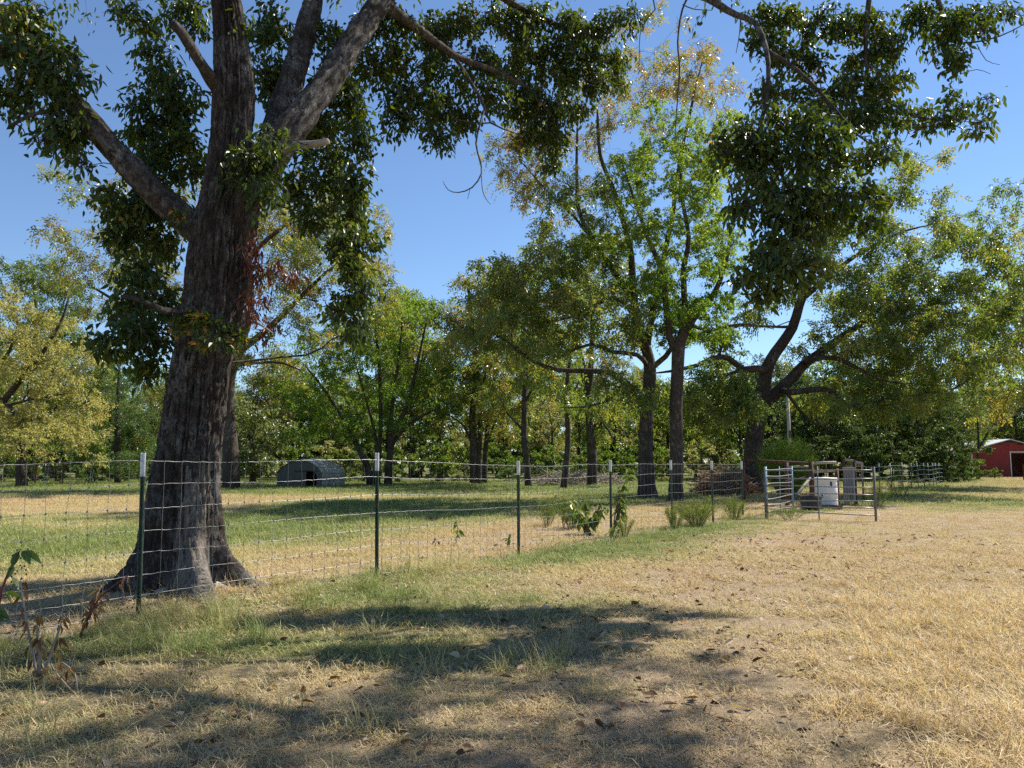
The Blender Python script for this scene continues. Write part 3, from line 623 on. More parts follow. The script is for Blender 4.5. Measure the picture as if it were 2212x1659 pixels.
    # ---- leaves: (px, py, rx, ry, distance, density)
    CL = [(30, 40, 80, 60, 7.6, 1), (75, 110, 60, 60, 7.6, 1), (40, 190, 60, 55, 7.5, 1), (115, 165, 55, 50, 7.5, .8), (150, 120, 45, 40, 7.6, .6), (170, 155, 35, 22, 7.5, .7), (10, 110, 40, 50, 7.4, 1), (60, 20, 60, 40, 7.6, 1),
          (120, 270, 45, 40, 7.6, .9), (155, 300, 45, 50, 7.7, .9), (130, 240, 40, 25, 7.7, .7), (180, 350, 25, 25, 7.7, .5), (95, 305, 20, 22, 7.6, .5),
          (265, 20, 60, 32, 9.2, .8), (315, 55, 45, 25, 9.2, .8), (400, 18, 50, 35, 9.0, 1), (420, 50, 35, 25, 9.0, .8), (520, 60, 25, 40, 8.0, .5),
          (345, 110, 45, 35, 9.2, .9), (330, 165, 50, 45, 9.2, 1), (385, 190, 55, 60, 9.2, 1), (300, 215, 35, 25, 9.2, .6), (360, 260, 70, 60, 9.2, 1.1), (310, 290, 45, 40, 9.3, 1), (400, 320, 55, 70, 9.2, 1.1), (340, 345, 60, 55, 9.0, 1.1),
          (275, 440, 65, 40, 8.8, 1), (235, 415, 35, 25, 8.8, .7), (330, 420, 60, 60, 8.8, 1.1), (300, 500, 60, 55, 8.8, 1.1), (350, 520, 45, 60, 8.8, .8), (310, 580, 55, 50, 8.6, 1), (345, 640, 45, 45, 8.5, .9), (285, 650, 50, 40, 8.4, .9),
          (235, 735, 50, 32, 8.0, 1), (290, 720, 45, 40, 8.0, 1), (330, 720, 45, 50, 8.0, 1), (325, 785, 38, 38, 8.0, 1), (262, 695, 40, 30, 8.0, .7),
          (590, 60, 55, 70, 9.6, 1), (585, 150, 50, 60, 9.4, 1), (620, 210, 55, 60, 9.6, 1), (710, 90, 45, 60, 9.8, .8), (720, 170, 60, 60, 9.8, 1), (690, 250, 70, 55, 9.6, 1.1), (760, 230, 45, 55, 9.9, 1), (800, 130, 50, 50, 10.2, .9), (800, 40, 50, 45, 10.2, .9),
          (560, 340, 55, 45, 7.75, 1), (525, 370, 45, 45, 7.75, .9), (600, 300, 45, 35, 7.8, .7), (570, 405, 45, 35, 7.8, .8), (700, 340, 70, 45, 9.2, 1.1), (650, 400, 60, 45, 9.2, .9), (730, 400, 50, 45, 9.2, 1), (670, 460, 45, 40, 9.2, .7), (775, 300, 35, 50, 9.4, 1),
          (770, 385, 35, 45, 9.0, 1.1), (755, 450, 42, 45, 8.9, 1.1), (770, 515, 42, 45, 8.8, 1.2), (765, 575, 38, 40, 8.7, 1.1), (785, 620, 32, 35, 8.6, 1), (755, 650, 48, 30, 8.5, 1), (770, 695, 30, 40, 8.5, 1), (757, 730, 16, 20, 8.5, .7), (720, 670, 25, 22, 8.5, .7), (735, 530, 25, 45, 8.8, .5),
          (860, 50, 50, 50, 10.6, 1), (845, 130, 50, 45, 10.5, 1), (890, 200, 60, 45, 10.8, 1), (860, 250, 45, 32, 10.8, 1), (930, 60, 60, 55, 11.2, 1), (950, 150, 60, 55, 11.2, 1), (960, 230, 55, 45, 11.2, 1), (950, 290, 40, 30, 11.2, .9), (1010, 250, 40, 30, 11.2, .5),
          (1000, 50, 55, 50, 11.6, 1), (1030, 130, 55, 55, 11.6, .9), (1060, 190, 55, 40, 11.6, .8), (1080, 40, 60, 50, 12, 1), (1110, 120, 60, 60, 12, 1.1), (1130, 210, 60, 50, 12, 1), (1160, 40, 55, 50, 12.2, 1), (1180, 130, 55, 60, 12.2, 1.1), (1190, 220, 50, 50, 12.2, 1.1), (1195, 290, 38, 45, 12.2, 1.1), (1190, 345, 22, 40, 12.2, 1),
          (1140, 290, 35, 35, 12.1, .9), (1240, 60, 55, 60, 12.5, 1), (1255, 150, 50, 60, 12.5, 1.1), (1240, 230, 35, 35, 12.4, .8), (1310, 50, 50, 50, 12.8, 1), (1325, 130, 35, 45, 12.8, 1), (1340, 175, 15, 22, 12.8, .7), (1370, 30, 25, 35, 12.8, .5), (1290, 170, 30, 40, 12.7, .9),
          # right, near
          (1640, 30, 40, 35, 8.9, .9), (1700, 40, 50, 45, 8.8, 1), (1650, 95, 35, 40, 8.6, .9), (1710, 110, 50, 40, 8.6, 1), (1770, 40, 50, 45, 8.9, .9), (1760, 130, 40, 35, 8.6, .7), (1830, 60, 40, 45, 8.9, .7), (1880, 40, 45, 45, 8.9, 1), (1920, 90, 40, 50, 8.8, 1), (1860, 120, 45, 45, 8.8, 1), (1890, 175, 50, 40, 8.7, 1), (1835, 180, 40, 40, 8.7, .9), (1940, 170, 35, 35, 8.7, .6),
          (1990, 30, 50, 45, 8.8, 1), (2040, 60, 40, 60, 8.6, 1.1), (2055, 130, 30, 40, 8.4, 1.1), (2090, 30, 40, 35, 8.5, 1), (2140, 25, 40, 28, 8.4, .6), (2125, 60, 25, 22, 8.4, .5), (2185, 30, 28, 20, 8.2, .3),
          (1660, 190, 40, 40, 8.4, 1), (1720, 200, 40, 35, 8.5, .8), (1790, 210, 45, 35, 8.5, .9), (1850, 250, 50, 40, 8.6, 1), (1910, 240, 45, 38, 8.6, 1), (1965, 245, 40, 35, 8.6, .9), (2020, 260, 35, 28, 8.5, .9), (2075, 235, 35, 22, 8.4, .8), (2115, 265, 28, 22, 8.4, .9), (2130, 215, 28, 15, 8.3, .6), (2060, 205, 25, 20, 8.4, .5),
          (1570, 300, 35, 35, 8.3, .9), (1620, 280, 45, 40, 8.2, 1.1), (1680, 270, 50, 45, 8.2, 1.1), (1740, 270, 50, 45, 8.2, 1.1), (1800, 290, 45, 40, 8.2, 1), (1775, 235, 40, 28, 8.0, .8), (1600, 350, 50, 40, 8.1, 1.1), (1670, 340, 55, 45, 8.1, 1.2), (1740, 340, 55, 50, 8.1, 1.2), (1810, 350, 45, 40, 8.2, 1), (1880, 330, 40, 30, 8.2, .9), (1920, 320, 28, 22, 8.2, .7), (1560, 330, 25, 25, 8.2, .6),
          (1640, 400, 55, 38, 8.0, 1), (1710, 410, 60, 45, 8.0, 1.2), (1780, 410, 50, 45, 8.0, 1.1), (1845, 415, 45, 38, 8.1, 1), (1900, 430, 30, 25, 8.1, .7), (1600, 440, 35, 35, 8.0, .9), (1680, 470, 45, 40, 7.9, 1), (1750, 470, 50, 38, 7.9, 1), (1830, 460, 45, 28, 8.0, .9), (1880, 475, 35, 22, 8.0, .7), (1740, 500, 40, 28, 7.9, .9),
          (1690, 530, 50, 38, 7.9, 1.1), (1640, 560, 45, 38, 7.8, 1.1), (1700, 580, 50, 38, 7.8, 1.2), (1740, 550, 28, 28, 7.8, .9), (1670, 610, 45, 28, 7.8, 1.1), (1610, 600, 30, 30, 7.8, .9), (1640, 640, 28, 18, 7.8, .7)]
    for px, py, rx, ry, Y, d in CL:
        if px > 1630 and py < 262: Y += 1.9
        s = Y / F; c = at(px, py, Y + R.uniform(-.25, .25))
        T.clump(c, (rx * s * 1.12, (rx + ry) * .6 * s, ry * s * 1.1), int(d * rx * ry * (Y / 8.5) ** 2 * 0.15) + 8, 16)
    # the part of the crown above the picture, which shades the foreground
    for i in range(44):
        x, y, z = R.uniform(-2.5, 4.4), R.uniform(8.0, 12.0), R.uniform(8.3, 10.8)
        if (z - EYE) / y < 0.66: z = EYE + y * 0.66 + R.uniform(0, 1.5)
        r = R.uniform(.45, .85); T.clump((x, y, z), (r, r, r * .8), 210, 8)
    for i in range(36):
        x, y, z = R.uniform(3.6, 8.2), R.uniform(7.4, 10.2), R.uniform(8.6, 11)
        r = R.uniform(.5, .95); T.clump((x, y, z), (r, r, r * .7), 300, 8)
    for i in range(26):
        a = R.uniform(0, 6.28); q = R.uniform(1, 4.5)
        T.clump((-3.6 + q * math.cos(a), 8.6 + q * math.sin(a), R.uniform(8.6, 12.5)), (.8, .8, .6), 200, 8)
    T.grow(ll=.098, lw=.043, droop=.7, tint=(.40, .18), bend=.12, sprig=.6)
    # sprouts on the trunk
    for px, py, rx, ry, Y, nl in [(440, 700, 60, 28, 7.62, 170), (500, 715, 45, 30, 7.68, 130), (400, 690, 35, 25, 7.7, 80), (470, 735, 60, 25, 7.6, 110), (395, 470, 30, 22, 7.8, 40), (520, 330, 28, 30, 7.75, 60)]:
        s = Y / F; T.clumps = [(at(px, py, Y), np.array([rx * s, .14, ry * s]), nl, 9)]; T.grow(ll=.075, lw=.042, droop=.35, tint=(.55, .3), bend=.1)
    T.finish(root, 'bark_big', 'leaf_big', fine=True)
    for ch in list(root.children):
        if ch.name.startswith('trunk') and ch is not tr: ch.name = 'branch'
    # single leaves: the nearest ones, each an object
    p, a, n_, b, l, w_, t = T.lv.cat()
    wp = p + o
    dd = np.linalg.norm(wp - np.array([0, 0, EYE]), axis=1)
    v = (wp - np.array([0, 0, EYE])) / dd[:, None]
    dep = v @ FW; sx = (v[:, 0] / dep) * F + 1106; sy = 829.5 - (v @ UP) / dep * F
    ok = (sx > 30) & (sx < 2180) & (sy > 20) & (dep > .3); cand = np.where(ok)[0]; cand = cand[np.argsort(dd[cand])][:290]
    crown = [c for c in root.children if c.name.startswith('crown')][0]
    keep = np.ones(len(p), bool); keep[cand] = False
    old = crown.data; crown.data = T.lv.mesh('crown', M['leaf_big'], True, keep); bpy.data.meshes.remove(old)
    protos = []
    for q in range(6):
        Lp = Leaves(); Lp.add(np.zeros((1, 3)), np.array([[1., 0, 0]]), np.array([[0, 0, 1.]]), 1.0, .44, .2 + .1 * q)
        protos.append(Lp.mesh('leaf', M['leaf_big'], True))
    for q in cand:
        lo = obj('leaf', protos[min(5, max(0, int((t[q] - .15) * 10)))], root)
        m = Matrix((a[q], b[q], n_[q])).transposed().to_4x4(); L = float(l[q][0])
        lo.matrix_local = Matrix.Translation(Vector(p[q])) @ m @ Matrix.Scale(L, 4)
    # dead red brown leaves hanging on the right of the trunk
    D = Tree(o); D.np_ = [at(530, 560, 8.2), at(525, 620, 8.2), at(520, 680, 8.2)]; D.nr = [.05] * 3
    D.branch(pts(0, (528, 690, 8.1), (560, 700, 7.9), (590, 720, 7.8)), [.02, .012, .006], .2)
    for px, py, rx, ry, nl in [(548, 540, 22, 40, 120), (560, 585, 32, 32, 150), (600, 575, 28, 25, 90), (640, 595, 22, 20, 60), (555, 630, 30, 28, 110), (545, 670, 25, 22, 70), (580, 690, 22, 22, 50), (560, 720, 20, 15, 30), (545, 505, 14, 20, 40)]:
        s = 7.9 / F; D.clump(at(px, py, 7.9), (rx * s, .15, ry * s), nl, 7)
    D.grow(ll=.085, lw=.026, droop=1.2, tint=(.5, .25), bend=.1)
    obj('dead_branch', D.big.mesh('dead_branch', M['dead_wood'])if D.big.n else D.fine.mesh('dead_branch', M['dead_wood']), root)
    tag(obj('dead_leaves', D.lv.mesh('dead_leaves', M['leaf_dead']), root), kind='stuff')
big_tree()

# ------------------------------------------------------------------ the named trees of the pasture
def mk(name, label, px, py, Y, group=None, cat='tree'):
    p = at(px, py, Y); o = np.array([p[0], Y, 0.0]); o[2] = float(gz(o[0], o[1])) - 0.05
    return o, thing(name, label, cat, o, 0, group)
def fillp(T, px, py, rx, ry, Y, dr, n, cr_, nl, hollow=0):
    s = Y / F; T.fill(at(px, py, Y), (rx * s, dr, ry * s), n, cr_, nl, hollow)

# tall pecan with the long low limb
o, root = mk('pecan_tree', 'tall pecan with thinning bronze crown and a long low limb reaching left', 1400, 1078, 29)
T = Tree(o); Y = 29
T.branch([o + np.array([0, 0, -.2])] + pts(Y, (1396, 1050), (1394, 1000), (1393, 930), (1398, 860), (1402, 800), (1396, 755), (1374, 695), (1361, 535), (1330, 420), (1297, 335), (1290, 230)), [.46, .33, .285, .265, .255, .235, .20, .16, .12, .10, .07, .05, .02], .4, 14, wob=.05)
T.branch(pts(Y, (1396, 755), (1380, 690), (1361, 635), (1313, 567), (1254, 463), (1246, 380), (1246, 295), (1250, 180)), [.15, .13, .115, .10, .08, .065, .045, .02], .4, 8, wob=.06)
T.branch(pts(Y, (1313, 567), (1240, 470), (1170, 400), (1110, 330)), [.07, .05, .035, .015], .4, 6, wob=.06)
T.branch(pts(Y, (1396, 755), (1420, 620), (1450, 480), (1470, 330), (1500, 200), (1520, 120)), [.15, .12, .09, .07, .045, .015], .4, 8, wob=.06)
T.branch(pts(28.5, (1392, 900, 29), (1382, 863), (1346, 823), (1318, 807), (1258, 803), (1210, 799), (1158, 783), (1114, 751), (1058, 715), (1010, 690)), [.16, .16, .13, .115, .10, .09, .075, .055, .035, .012], .4, 8, wob=.07)
T.branch(pts(28, (1398, 790, 29), (1378, 767), (1322, 759), (1278, 743), (1218, 767), (1170, 800)), [.10, .09, .075, .06, .04, .012], .4, 8, wob=.06)
T.branch(pts(28, (1340, 835, 28.4), (1320, 862), (1270, 878), (1210, 880)), [.06, .05, .035, .012], .4, 6, wob=.05)
T.branch(pts(29.5, (1370, 680, 29), (1322, 642), (1240, 679), (1138, 700), (1090, 690)), [.09, .08, .06, .035, .012], .4, 8, wob=.06)
T.branch(pts(Y, (1400, 800), (1440, 770), (1490, 700), (1540, 640)), [.12, .10, .06, .015], .4, 8, wob=.06)
for a in ((1120, 360, 70, 70, 14), (1180, 300, 90, 90, 16), (1250, 250, 100, 90, 16), (1300, 150, 100, 60, 16), (1380, 130, 80, 60, 12), (1460, 140, 90, 60, 14), (1530, 140, 60, 60, 9), (1570, 240, 60, 90, 9), (1200, 420, 110, 70, 14), (1400, 270, 110, 100, 14)):
    fillp(T, a[0], a[1], a[2], a[3], 29.5, 3.5, a[4], .48, 150)
T.grow(.14, .052, .5, 5, tint=(.80, .18), rmul=1.0)
T.clumps = []
for a in ((1330, 560, 130, 90, 22), (1200, 560, 110, 70, 20), (1110, 600, 90, 60, 18), (1230, 650, 140, 60, 24), (1080, 660, 90, 50, 14), (1340, 700, 120, 60, 16), (1060, 740, 70, 50, 10), (1180, 740, 100, 50, 12), (1280, 860, 80, 40, 7), (1350, 860, 60, 40, 6), (1250, 470, 90, 50, 12)):
    fillp(T, a[0], a[1], a[2], a[3], 28.5, 3.5, a[4], .55, 210)
T.grow(.155, .062, .4, 5, tint=(.40, .22))
T.finish(root, 'bark_mid', 'leaf_olive')

# straight tree with bright green upper crown
o, root = mk('elm_tree', 'straight single-trunk tree with bright fresh green upper crown beside the thinning pecan', 1459, 1075, 27)
T = Tree(o); Y = 27
T.branch([o + np.array([0, 0, -.2])] + pts(Y, (1460, 1040), (1461, 1011), (1459, 887), (1461, 798), (1463, 755), (1479, 692), (1474, 585), (1486, 513), (1470, 400), (1480, 300)), [.30, .24, .235, .225, .22, .23, .12, .10, .085, .055, .02], .4, 14, wob=.05)
T.branch(pts(Y, (1463, 760), (1447, 727), (1440, 656), (1430, 585), (1408, 531), (1370, 430), (1340, 340)), [.14, .13, .11, .095, .08, .05, .015], .4, 8, wob=.05)
T.branch(pts(Y, (1464, 757), (1487, 702), (1508, 674), (1543, 634), (1570, 560), (1585, 450), (1560, 330)), [.17, .17, .14, .10, .08, .05, .015], .4, 10, wob=.05)
T.branch(pts(Y, (1487, 702), (1530, 715), (1562, 707), (1600, 700), (1640, 702)), [.07, .06, .05, .04, .015], .4, 6, wob=.05)
for a in ((1400, 330, 90, 80, 16), (1470, 310, 90, 60, 16), (1540, 330, 70, 70, 12), (1340, 400, 70, 70, 12), (1430, 430, 110, 80, 22), (1530, 430, 80, 80, 16), (1360, 500, 100, 70, 16), (1470, 540, 110, 70, 20), (1570, 520, 60, 70, 10)):
    fillp(T, a[0], a[1], a[2], a[3], 27, 3.0, a[4], .48, 270)
T.grow(.105, .052, .4, 0, tint=(.75, .2))
T.clumps = []
for a in ((1420, 630, 90, 60, 14), (1510, 630, 90, 60, 14), (1560, 600, 70, 60, 10), (1450, 700, 70, 40, 8), (1540, 700, 60, 40, 8), (1470, 690, 70, 30, 6), (1490, 650, 50, 40, 8)):
    fillp(T, a[0], a[1], a[2], a[3], 27, 2.5, a[4], .48, 260)
T.grow(.105, .052, .4, 0, tint=(.50, .2))
T.finish(root, 'bark_mid', 'leaf_bright')

# leaning wide tree on the right
o, root = mk('wide_pecan_tree', 'broad spreading pecan with leaning forked trunk and olive crown over the gate and pole', 1627, 1062, 34)
T = Tree(o); Y = 34
T.branch([o + np.array([0, 0, -.2])] + pts(Y, (1627, 1048), (1629, 1018), (1629, 968), (1636, 905), (1643, 869), (1652, 826), (1660, 791), (1678, 762), (1714, 706), (1728, 658), (1757, 582), (1774, 496), (1780, 430)), [.62, .46, .42, .40, .39, .37, .30, .27, .25, .22, .20, .17, .12, .05], .4, 14, wob=.05)
T.branch(pts(Y, (1643, 880), (1678, 848), (1710, 816), (1739, 784), (1792, 745), (1814, 727), (1870, 690), (1930, 640), (1980, 580)), [.27, .26, .25, .22, .19, .16, .12, .07, .02], .4, 10, wob=.06)
T.branch(pts(33, (1690, 838, 34), (1703, 848), (1757, 841), (1796, 844), (1828, 876), (1863, 873), (1917, 866), (2000, 850), (2060, 840), (2120, 800)), [.14, .14, .13, .12, .11, .10, .09, .07, .045, .015], .4, 8, wob=.06)
T.branch(pts(32, (1656, 800, 34), (1636, 795), (1604, 798), (1572, 774), (1543, 774), (1501, 791), (1450, 802), (1415, 806)), [.15, .15, .14, .12, .11, .09, .06, .03], .4, 8, wob=.06)
T.branch(pts(32, (1604, 800), (1560, 810), (1520, 815), (1480, 820)), [.08, .07, .05, .02], .4, 6, wob=.06)
T.branch(pts(32, (1552, 774), (1560, 740), (1545, 715), (1530, 700)), [.07, .06, .045, .015], .4, 6, wob=.06)
T.branch(pts(32.5, (1739, 784, 34), (1757, 777), (1803, 774), (1846, 791), (1899, 819), (1960, 830)), [.13, .12, .11, .09, .06, .015], .4, 8, wob=.06)
T.branch(pts(33, (1714, 706, 34), (1660, 706), (1600, 704), (1560, 712)), [.08, .06, .045, .015], .4, 6, wob=.04)
T.branch(pts(33, (1700, 850), (1740, 900), (1780, 920), (1840, 950)), [.08, .065, .05, .012], .4, 6, wob=.06)
T.branch(pts(35, (1740, 640, 34), (1800, 590), (1870, 540), (1950, 500), (2040, 480)), [.13, .11, .085, .055, .015], .4, 8, wob=.06)
for a in ((1900, 380, 120, 50, 11), (1990, 420, 90, 40, 9), (2050, 480, 90, 35, 12), (1860, 480, 90, 60, 12), (1970, 540, 110, 50, 20), (2080, 560, 110, 50, 20), (1870, 600, 100, 60, 20), (1970, 640, 120, 60, 26), (2090, 650, 110, 60, 26), (1900, 700, 120, 60, 24), (2020, 730, 130, 60, 28), (2140, 730, 90, 60, 20), (1830, 640, 60, 60, 12),
          (1900, 790, 110, 50, 18), (2010, 810, 120, 50, 20), (2120, 800, 90, 50, 16), (1840, 850, 90, 35, 10), (1940, 880, 90, 30, 10), (1800, 872, 60, 30, 6), (1720, 520, 60, 60, 9), (1770, 560, 60, 60, 9), (1690, 640, 60, 40, 6), (1800, 740, 60, 40, 9)):
    fillp(T, a[0], a[1], a[2], a[3], 33.5, 4.2, a[4], .62, 200)
T.grow(.175, .070, .4, 5, tint=(.38, .22))
T.clumps = []
for a in ((1520, 830, 110, 50, 14), (1560, 880, 100, 50, 14), (1480, 860, 80, 50, 9), (1600, 860, 60, 40, 7), (1560, 750, 60, 35, 5), (1600, 690, 50, 30, 4)):
    fillp(T, a[0], a[1], a[2], a[3], 32, 2.5, a[4], .55, 210)
T.grow(.175, .072, .4, 5, tint=(.35, .2))
T.finish(root, 'bark_mid', 'leaf_pecan')

# many-stemmed green tree behind the hut
o, root = mk('multi_stem_tree', 'rounded fresh green tree with several dark stems spreading beside the hut', 815, 1050, 46)
T = Tree(o); Y = 46
for ps, r in (([(800, 1052), (795, 1010), (770, 960), (740, 900), (700, 840), (660, 790)], .24), ([(815, 1050), (816, 1000), (822, 920), (820, 820), (810, 700), (800, 640)], .20), ([(838, 1050), (840, 1000), (850, 940), (880, 870), (900, 790), (920, 700)], .26), ([(806, 1050), (812, 960), (790, 860), (760, 760)], .16),
              ([(842, 990), (845, 900), (860, 780), (870, 680)], .17), ([(840, 970), (880, 920), (930, 890), (990, 860)], .12)):
    P_ = pts(Y, *ps); P_[0][2] = min(P_[0][2], 0) if ps[0][1] > 1040 else P_[0][2]
    T.branch(P_, np.linspace(r, r * .2, len(ps)), .5, 8, wob=.05)
for a in ((880, 690, 90, 60, 20), (800, 720, 110, 70, 22), (930, 740, 80, 70, 18), (720, 770, 90, 60, 18), (840, 800, 140, 70, 30), (670, 830, 80, 60, 18), (960, 830, 60, 60, 14), (740, 870, 120, 50, 22), (890, 890, 110, 50, 18), (650, 910, 50, 50, 10), (860, 650, 70, 30, 8), (780, 930, 60, 40, 8)):
    fillp(T, a[0], a[1], a[2], a[3], Y, 4.5, a[4], .75, 190, .3)
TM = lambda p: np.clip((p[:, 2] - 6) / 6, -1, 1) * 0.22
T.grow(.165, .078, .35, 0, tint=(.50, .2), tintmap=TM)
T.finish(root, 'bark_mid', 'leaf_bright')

# bronze twin-trunk trees right of it
def autotree(name, label, px, py, Y, stems, ells, bark, leaf, ll, lw, droop, comp, tint, cr_=.7, nl=170, dr=4, group=None, mul=1.0, hollow=.25):
    o, root = mk(name, label, px, py, Y, group)
    T = Tree(o)
    for ps, r in stems:
        P_ = pts(Y, *ps)
        if ps[0][1] >= py - 12: P_[0] = np.array([P_[0][0], Y, o[2] - .1])
        T.branch(P_, np.linspace(r, r * .25, len(ps)), .5, 9, wob=.07)
    for a in ells: fillp(T, a[0], a[1], a[2], a[3], Y + (a[5] if len(a) > 5 else 0), dr, int(a[4] * mul), cr_, nl, hollow)
    T.grow(ll, lw, droop, comp, tint=tint); T.finish(root, bark, leaf); return root
autotree('bronze_tree', 'bronze leaved tree with two dark upright trunks right of the green many-stemmed tree', 1026, 1045, 48,
         [([(1024, 1046), (1024, 980), (1020, 900), (1030, 800), (1020, 700), (1010, 600)], .30), ([(1034, 1046), (1036, 960), (1040, 860), (1060, 740)], .20), ([(1020, 960), (1005, 920), (960, 890)], .10)],
         [(1020, 600, 50, 40, 8), (1000, 660, 80, 60, 18), (1050, 740, 90, 60, 20), (990, 780, 80, 60, 16), (1060, 840, 90, 60, 18), (990, 880, 70, 50, 10), (1090, 660, 70, 60, 14), (1090, 910, 60, 40, 8)], 'bark_mid', 'leaf_pecan', .21, .085, .4, 5, (.62, .25), .75, 190)
autotree('bronze_tree', 'slender dark tree next to the twin trunks with loose yellow green leaves', 1048, 1042, 51,
         [([(1046, 1044), (1048, 980), (1056, 900), (1070, 800), (1090, 700), (1100, 620)], .2), ([(1050, 960), (1080, 890), (1110, 830)], .08)],
         [(1100, 700, 70, 60, 14), (1120, 780, 80, 60, 16), (1080, 860, 80, 60, 14), (1130, 620, 60, 50, 10), (1150, 560, 60, 30, 6)], 'bark_mid', 'leaf_pecan', .21, .085, .4, 5, (.5, .25), .75, 190)
autotree('thin_tree', 'thin crooked dark tree in front of the wood, leaning slightly right at its foot', 1141, 1052, 43,
         [([(1142, 1056), (1138, 1000), (1131, 930), (1132, 860), (1138, 800), (1130, 730), (1140, 660)], .22), ([(1134, 870), (1160, 830), (1180, 780)], .09), ([(1131, 930), (1100, 900), (1080, 860)], .07)],
         [(1130, 760, 70, 50, 10), (1170, 700, 70, 60, 10), (1100, 840, 60, 50, 8), (1150, 640, 60, 50, 8), (1180, 820, 60, 50, 7)], 'bark_mid', 'leaf_olive', .19, .078, .4, 5, (.5, .22), .7, 170)
autotree('thin_tree', 'slim sinuous grey trunk between the crooked tree and the thick wood-edge trunk', 1222, 1052, 40,
         [([(1216, 1060), (1222, 1000), (1226, 930), (1224, 860), (1228, 800), (1240, 720), (1236, 640)], .19), ([(1226, 880), (1250, 830), (1270, 780)], .07)],
         [(1240, 740, 60, 60, 8), (1260, 660, 60, 60, 8), (1200, 700, 60, 50, 7), (1230, 830, 60, 50, 6)], 'bark_mid', 'leaf_olive', .19, .078, .4, 5, (.45, .2), .65, 150)
autotree('thick_tree', 'thick dark straight trunk with a knobby side branch, behind the brush pile', 1277, 1042, 46,
         [([(1279, 1043), (1278, 980), (1276, 930), (1272, 880), (1276, 800), (1280, 700), (1270, 600)], .34), ([(1274, 925), (1300, 915), (1315, 930), (1330, 960)], .14), ([(1274, 860), (1262, 800), (1250, 720)], .16)],
         [(1300, 700, 80, 60, 12), (1260, 620, 80, 60, 12), (1330, 620, 70, 60, 10), (1310, 940, 60, 40, 7), (1340, 880, 50, 50, 6), (1280, 540, 60, 40, 6)], 'bark_mid', 'leaf_olive', .20, .08, .4, 5, (.45, .2), .7, 160)
# trees on the left
autotree('yellow_tree', 'pale yellow autumn tree at the left with light spreading limbs', 30, 1035, 44,
         [([(48, 1038), (46, 980), (48, 920), (20, 880), (-40, 830), (-100, 740)], .32), ([(-20, 900), (40, 830), (90, 770), (130, 700), (150, 640)], .20), ([(40, 830), (70, 740), (100, 660)], .12), ([(-40, 830), (20, 760), (40, 680)], .14), ([(0, 880), (80, 860), (150, 850)], .1)],
         [(60, 690, 90, 60, 20), (130, 720, 70, 60, 14), (20, 760, 100, 60, 20), (110, 800, 90, 60, 20), (40, 860, 100, 60, 22), (150, 860, 60, 60, 14), (90, 930, 110, 50, 22), (160, 950, 50, 45, 9), (-40, 700, 80, 80, 14), (-60, 850, 80, 80, 14)], 'bark_mid', 'leaf_yellow', .16, .075, .35, 0, (.5, .22), .75, 200)
autotree('cedar_tree', 'feathery mid green cedar between the yellow tree and the huge trunk', 255, 1035, 50,
         [([(255, 1036), (254, 960), (256, 860), (258, 780)], .22)],
         [(258, 800, 35, 40, 8), (250, 850, 60, 40, 14), (260, 900, 75, 40, 18), (245, 950, 85, 40, 20), (265, 995, 90, 30, 18)], 'bark_far', 'leaf_cedar', .17, .045, .1, 0, (.5, .22), .75, 260, 2.6)
autotree('pecan_tree', 'big olive pecan whose crown fills the gap right behind the huge trunk', 500, 1050, 40,
         [([(500, 1052), (498, 980), (492, 900), (495, 820), (520, 740), (540, 640), (530, 520), (500, 420)], .46), ([(515, 760), (580, 710), (640, 650), (690, 600), (740, 560)], .2), ([(495, 820), (430, 740), (350, 690), (270, 660), (200, 620)], .22), ([(530, 640), (450, 560), (380, 490)], .14), ([(530, 560), (620, 480), (690, 430)], .14), ([(506, 790), (590, 780), (650, 800)], .1)],
         [(700, 450, 90, 60, 14), (780, 500, 70, 60, 14), (620, 440, 90, 50, 12), (720, 560, 110, 60, 22), (620, 560, 80, 60, 14), (800, 590, 60, 60, 12), (640, 660, 80, 60, 12), (560, 480, 80, 60, 12), (450, 450, 90, 60, 10), (330, 460, 90, 60, 12), (240, 450, 80, 55, 12), (210, 540, 70, 50, 14), (280, 560, 80, 50, 12), (230, 620, 80, 40, 12), (330, 630, 80, 50, 10), (690, 720, 60, 40, 6), (580, 760, 60, 40, 5), (820, 660, 50, 40, 8)], 'bark_mid', 'leaf_pecan', .185, .072, .4, 5, (.68, .2), .72, 190, 4.5)
autotree('pecan_tree', 'green topped pecan rising above the pale yellow tree at the left edge', 60, 1030, 56,
         [([(70, 1032), (72, 900), (66, 800), (80, 700), (70, 600)], .32), ([(72, 800), (120, 700), (150, 620)], .15), ([(70, 760), (20, 660), (0, 600)], .14)],
         [(60, 590, 60, 35, 10), (120, 600, 50, 35, 8), (20, 650, 60, 50, 12), (110, 650, 80, 50, 14), (180, 640, 50, 40, 8), (150, 700, 80, 50, 12), (60, 720, 80, 50, 10)], 'bark_far', 'leaf_olive', .22, .09, .4, 5, (.3, .2), .85, 200)
autotree('ivy_tree', 'low tree smothered in broad pale leaves beside the hut', 548, 1042, 50,
         [([(548, 1043), (545, 980), (550, 900), (560, 850)], .2)],
         [(540, 900, 55, 40, 14), (560, 950, 55, 40, 16), (530, 990, 45, 30, 10), (580, 990, 45, 30, 10), (600, 930, 40, 40, 8)], 'bark_far', 'leaf_pale', .17, .14, .6, 0, (.55, .25), .7, 130, 2.2)
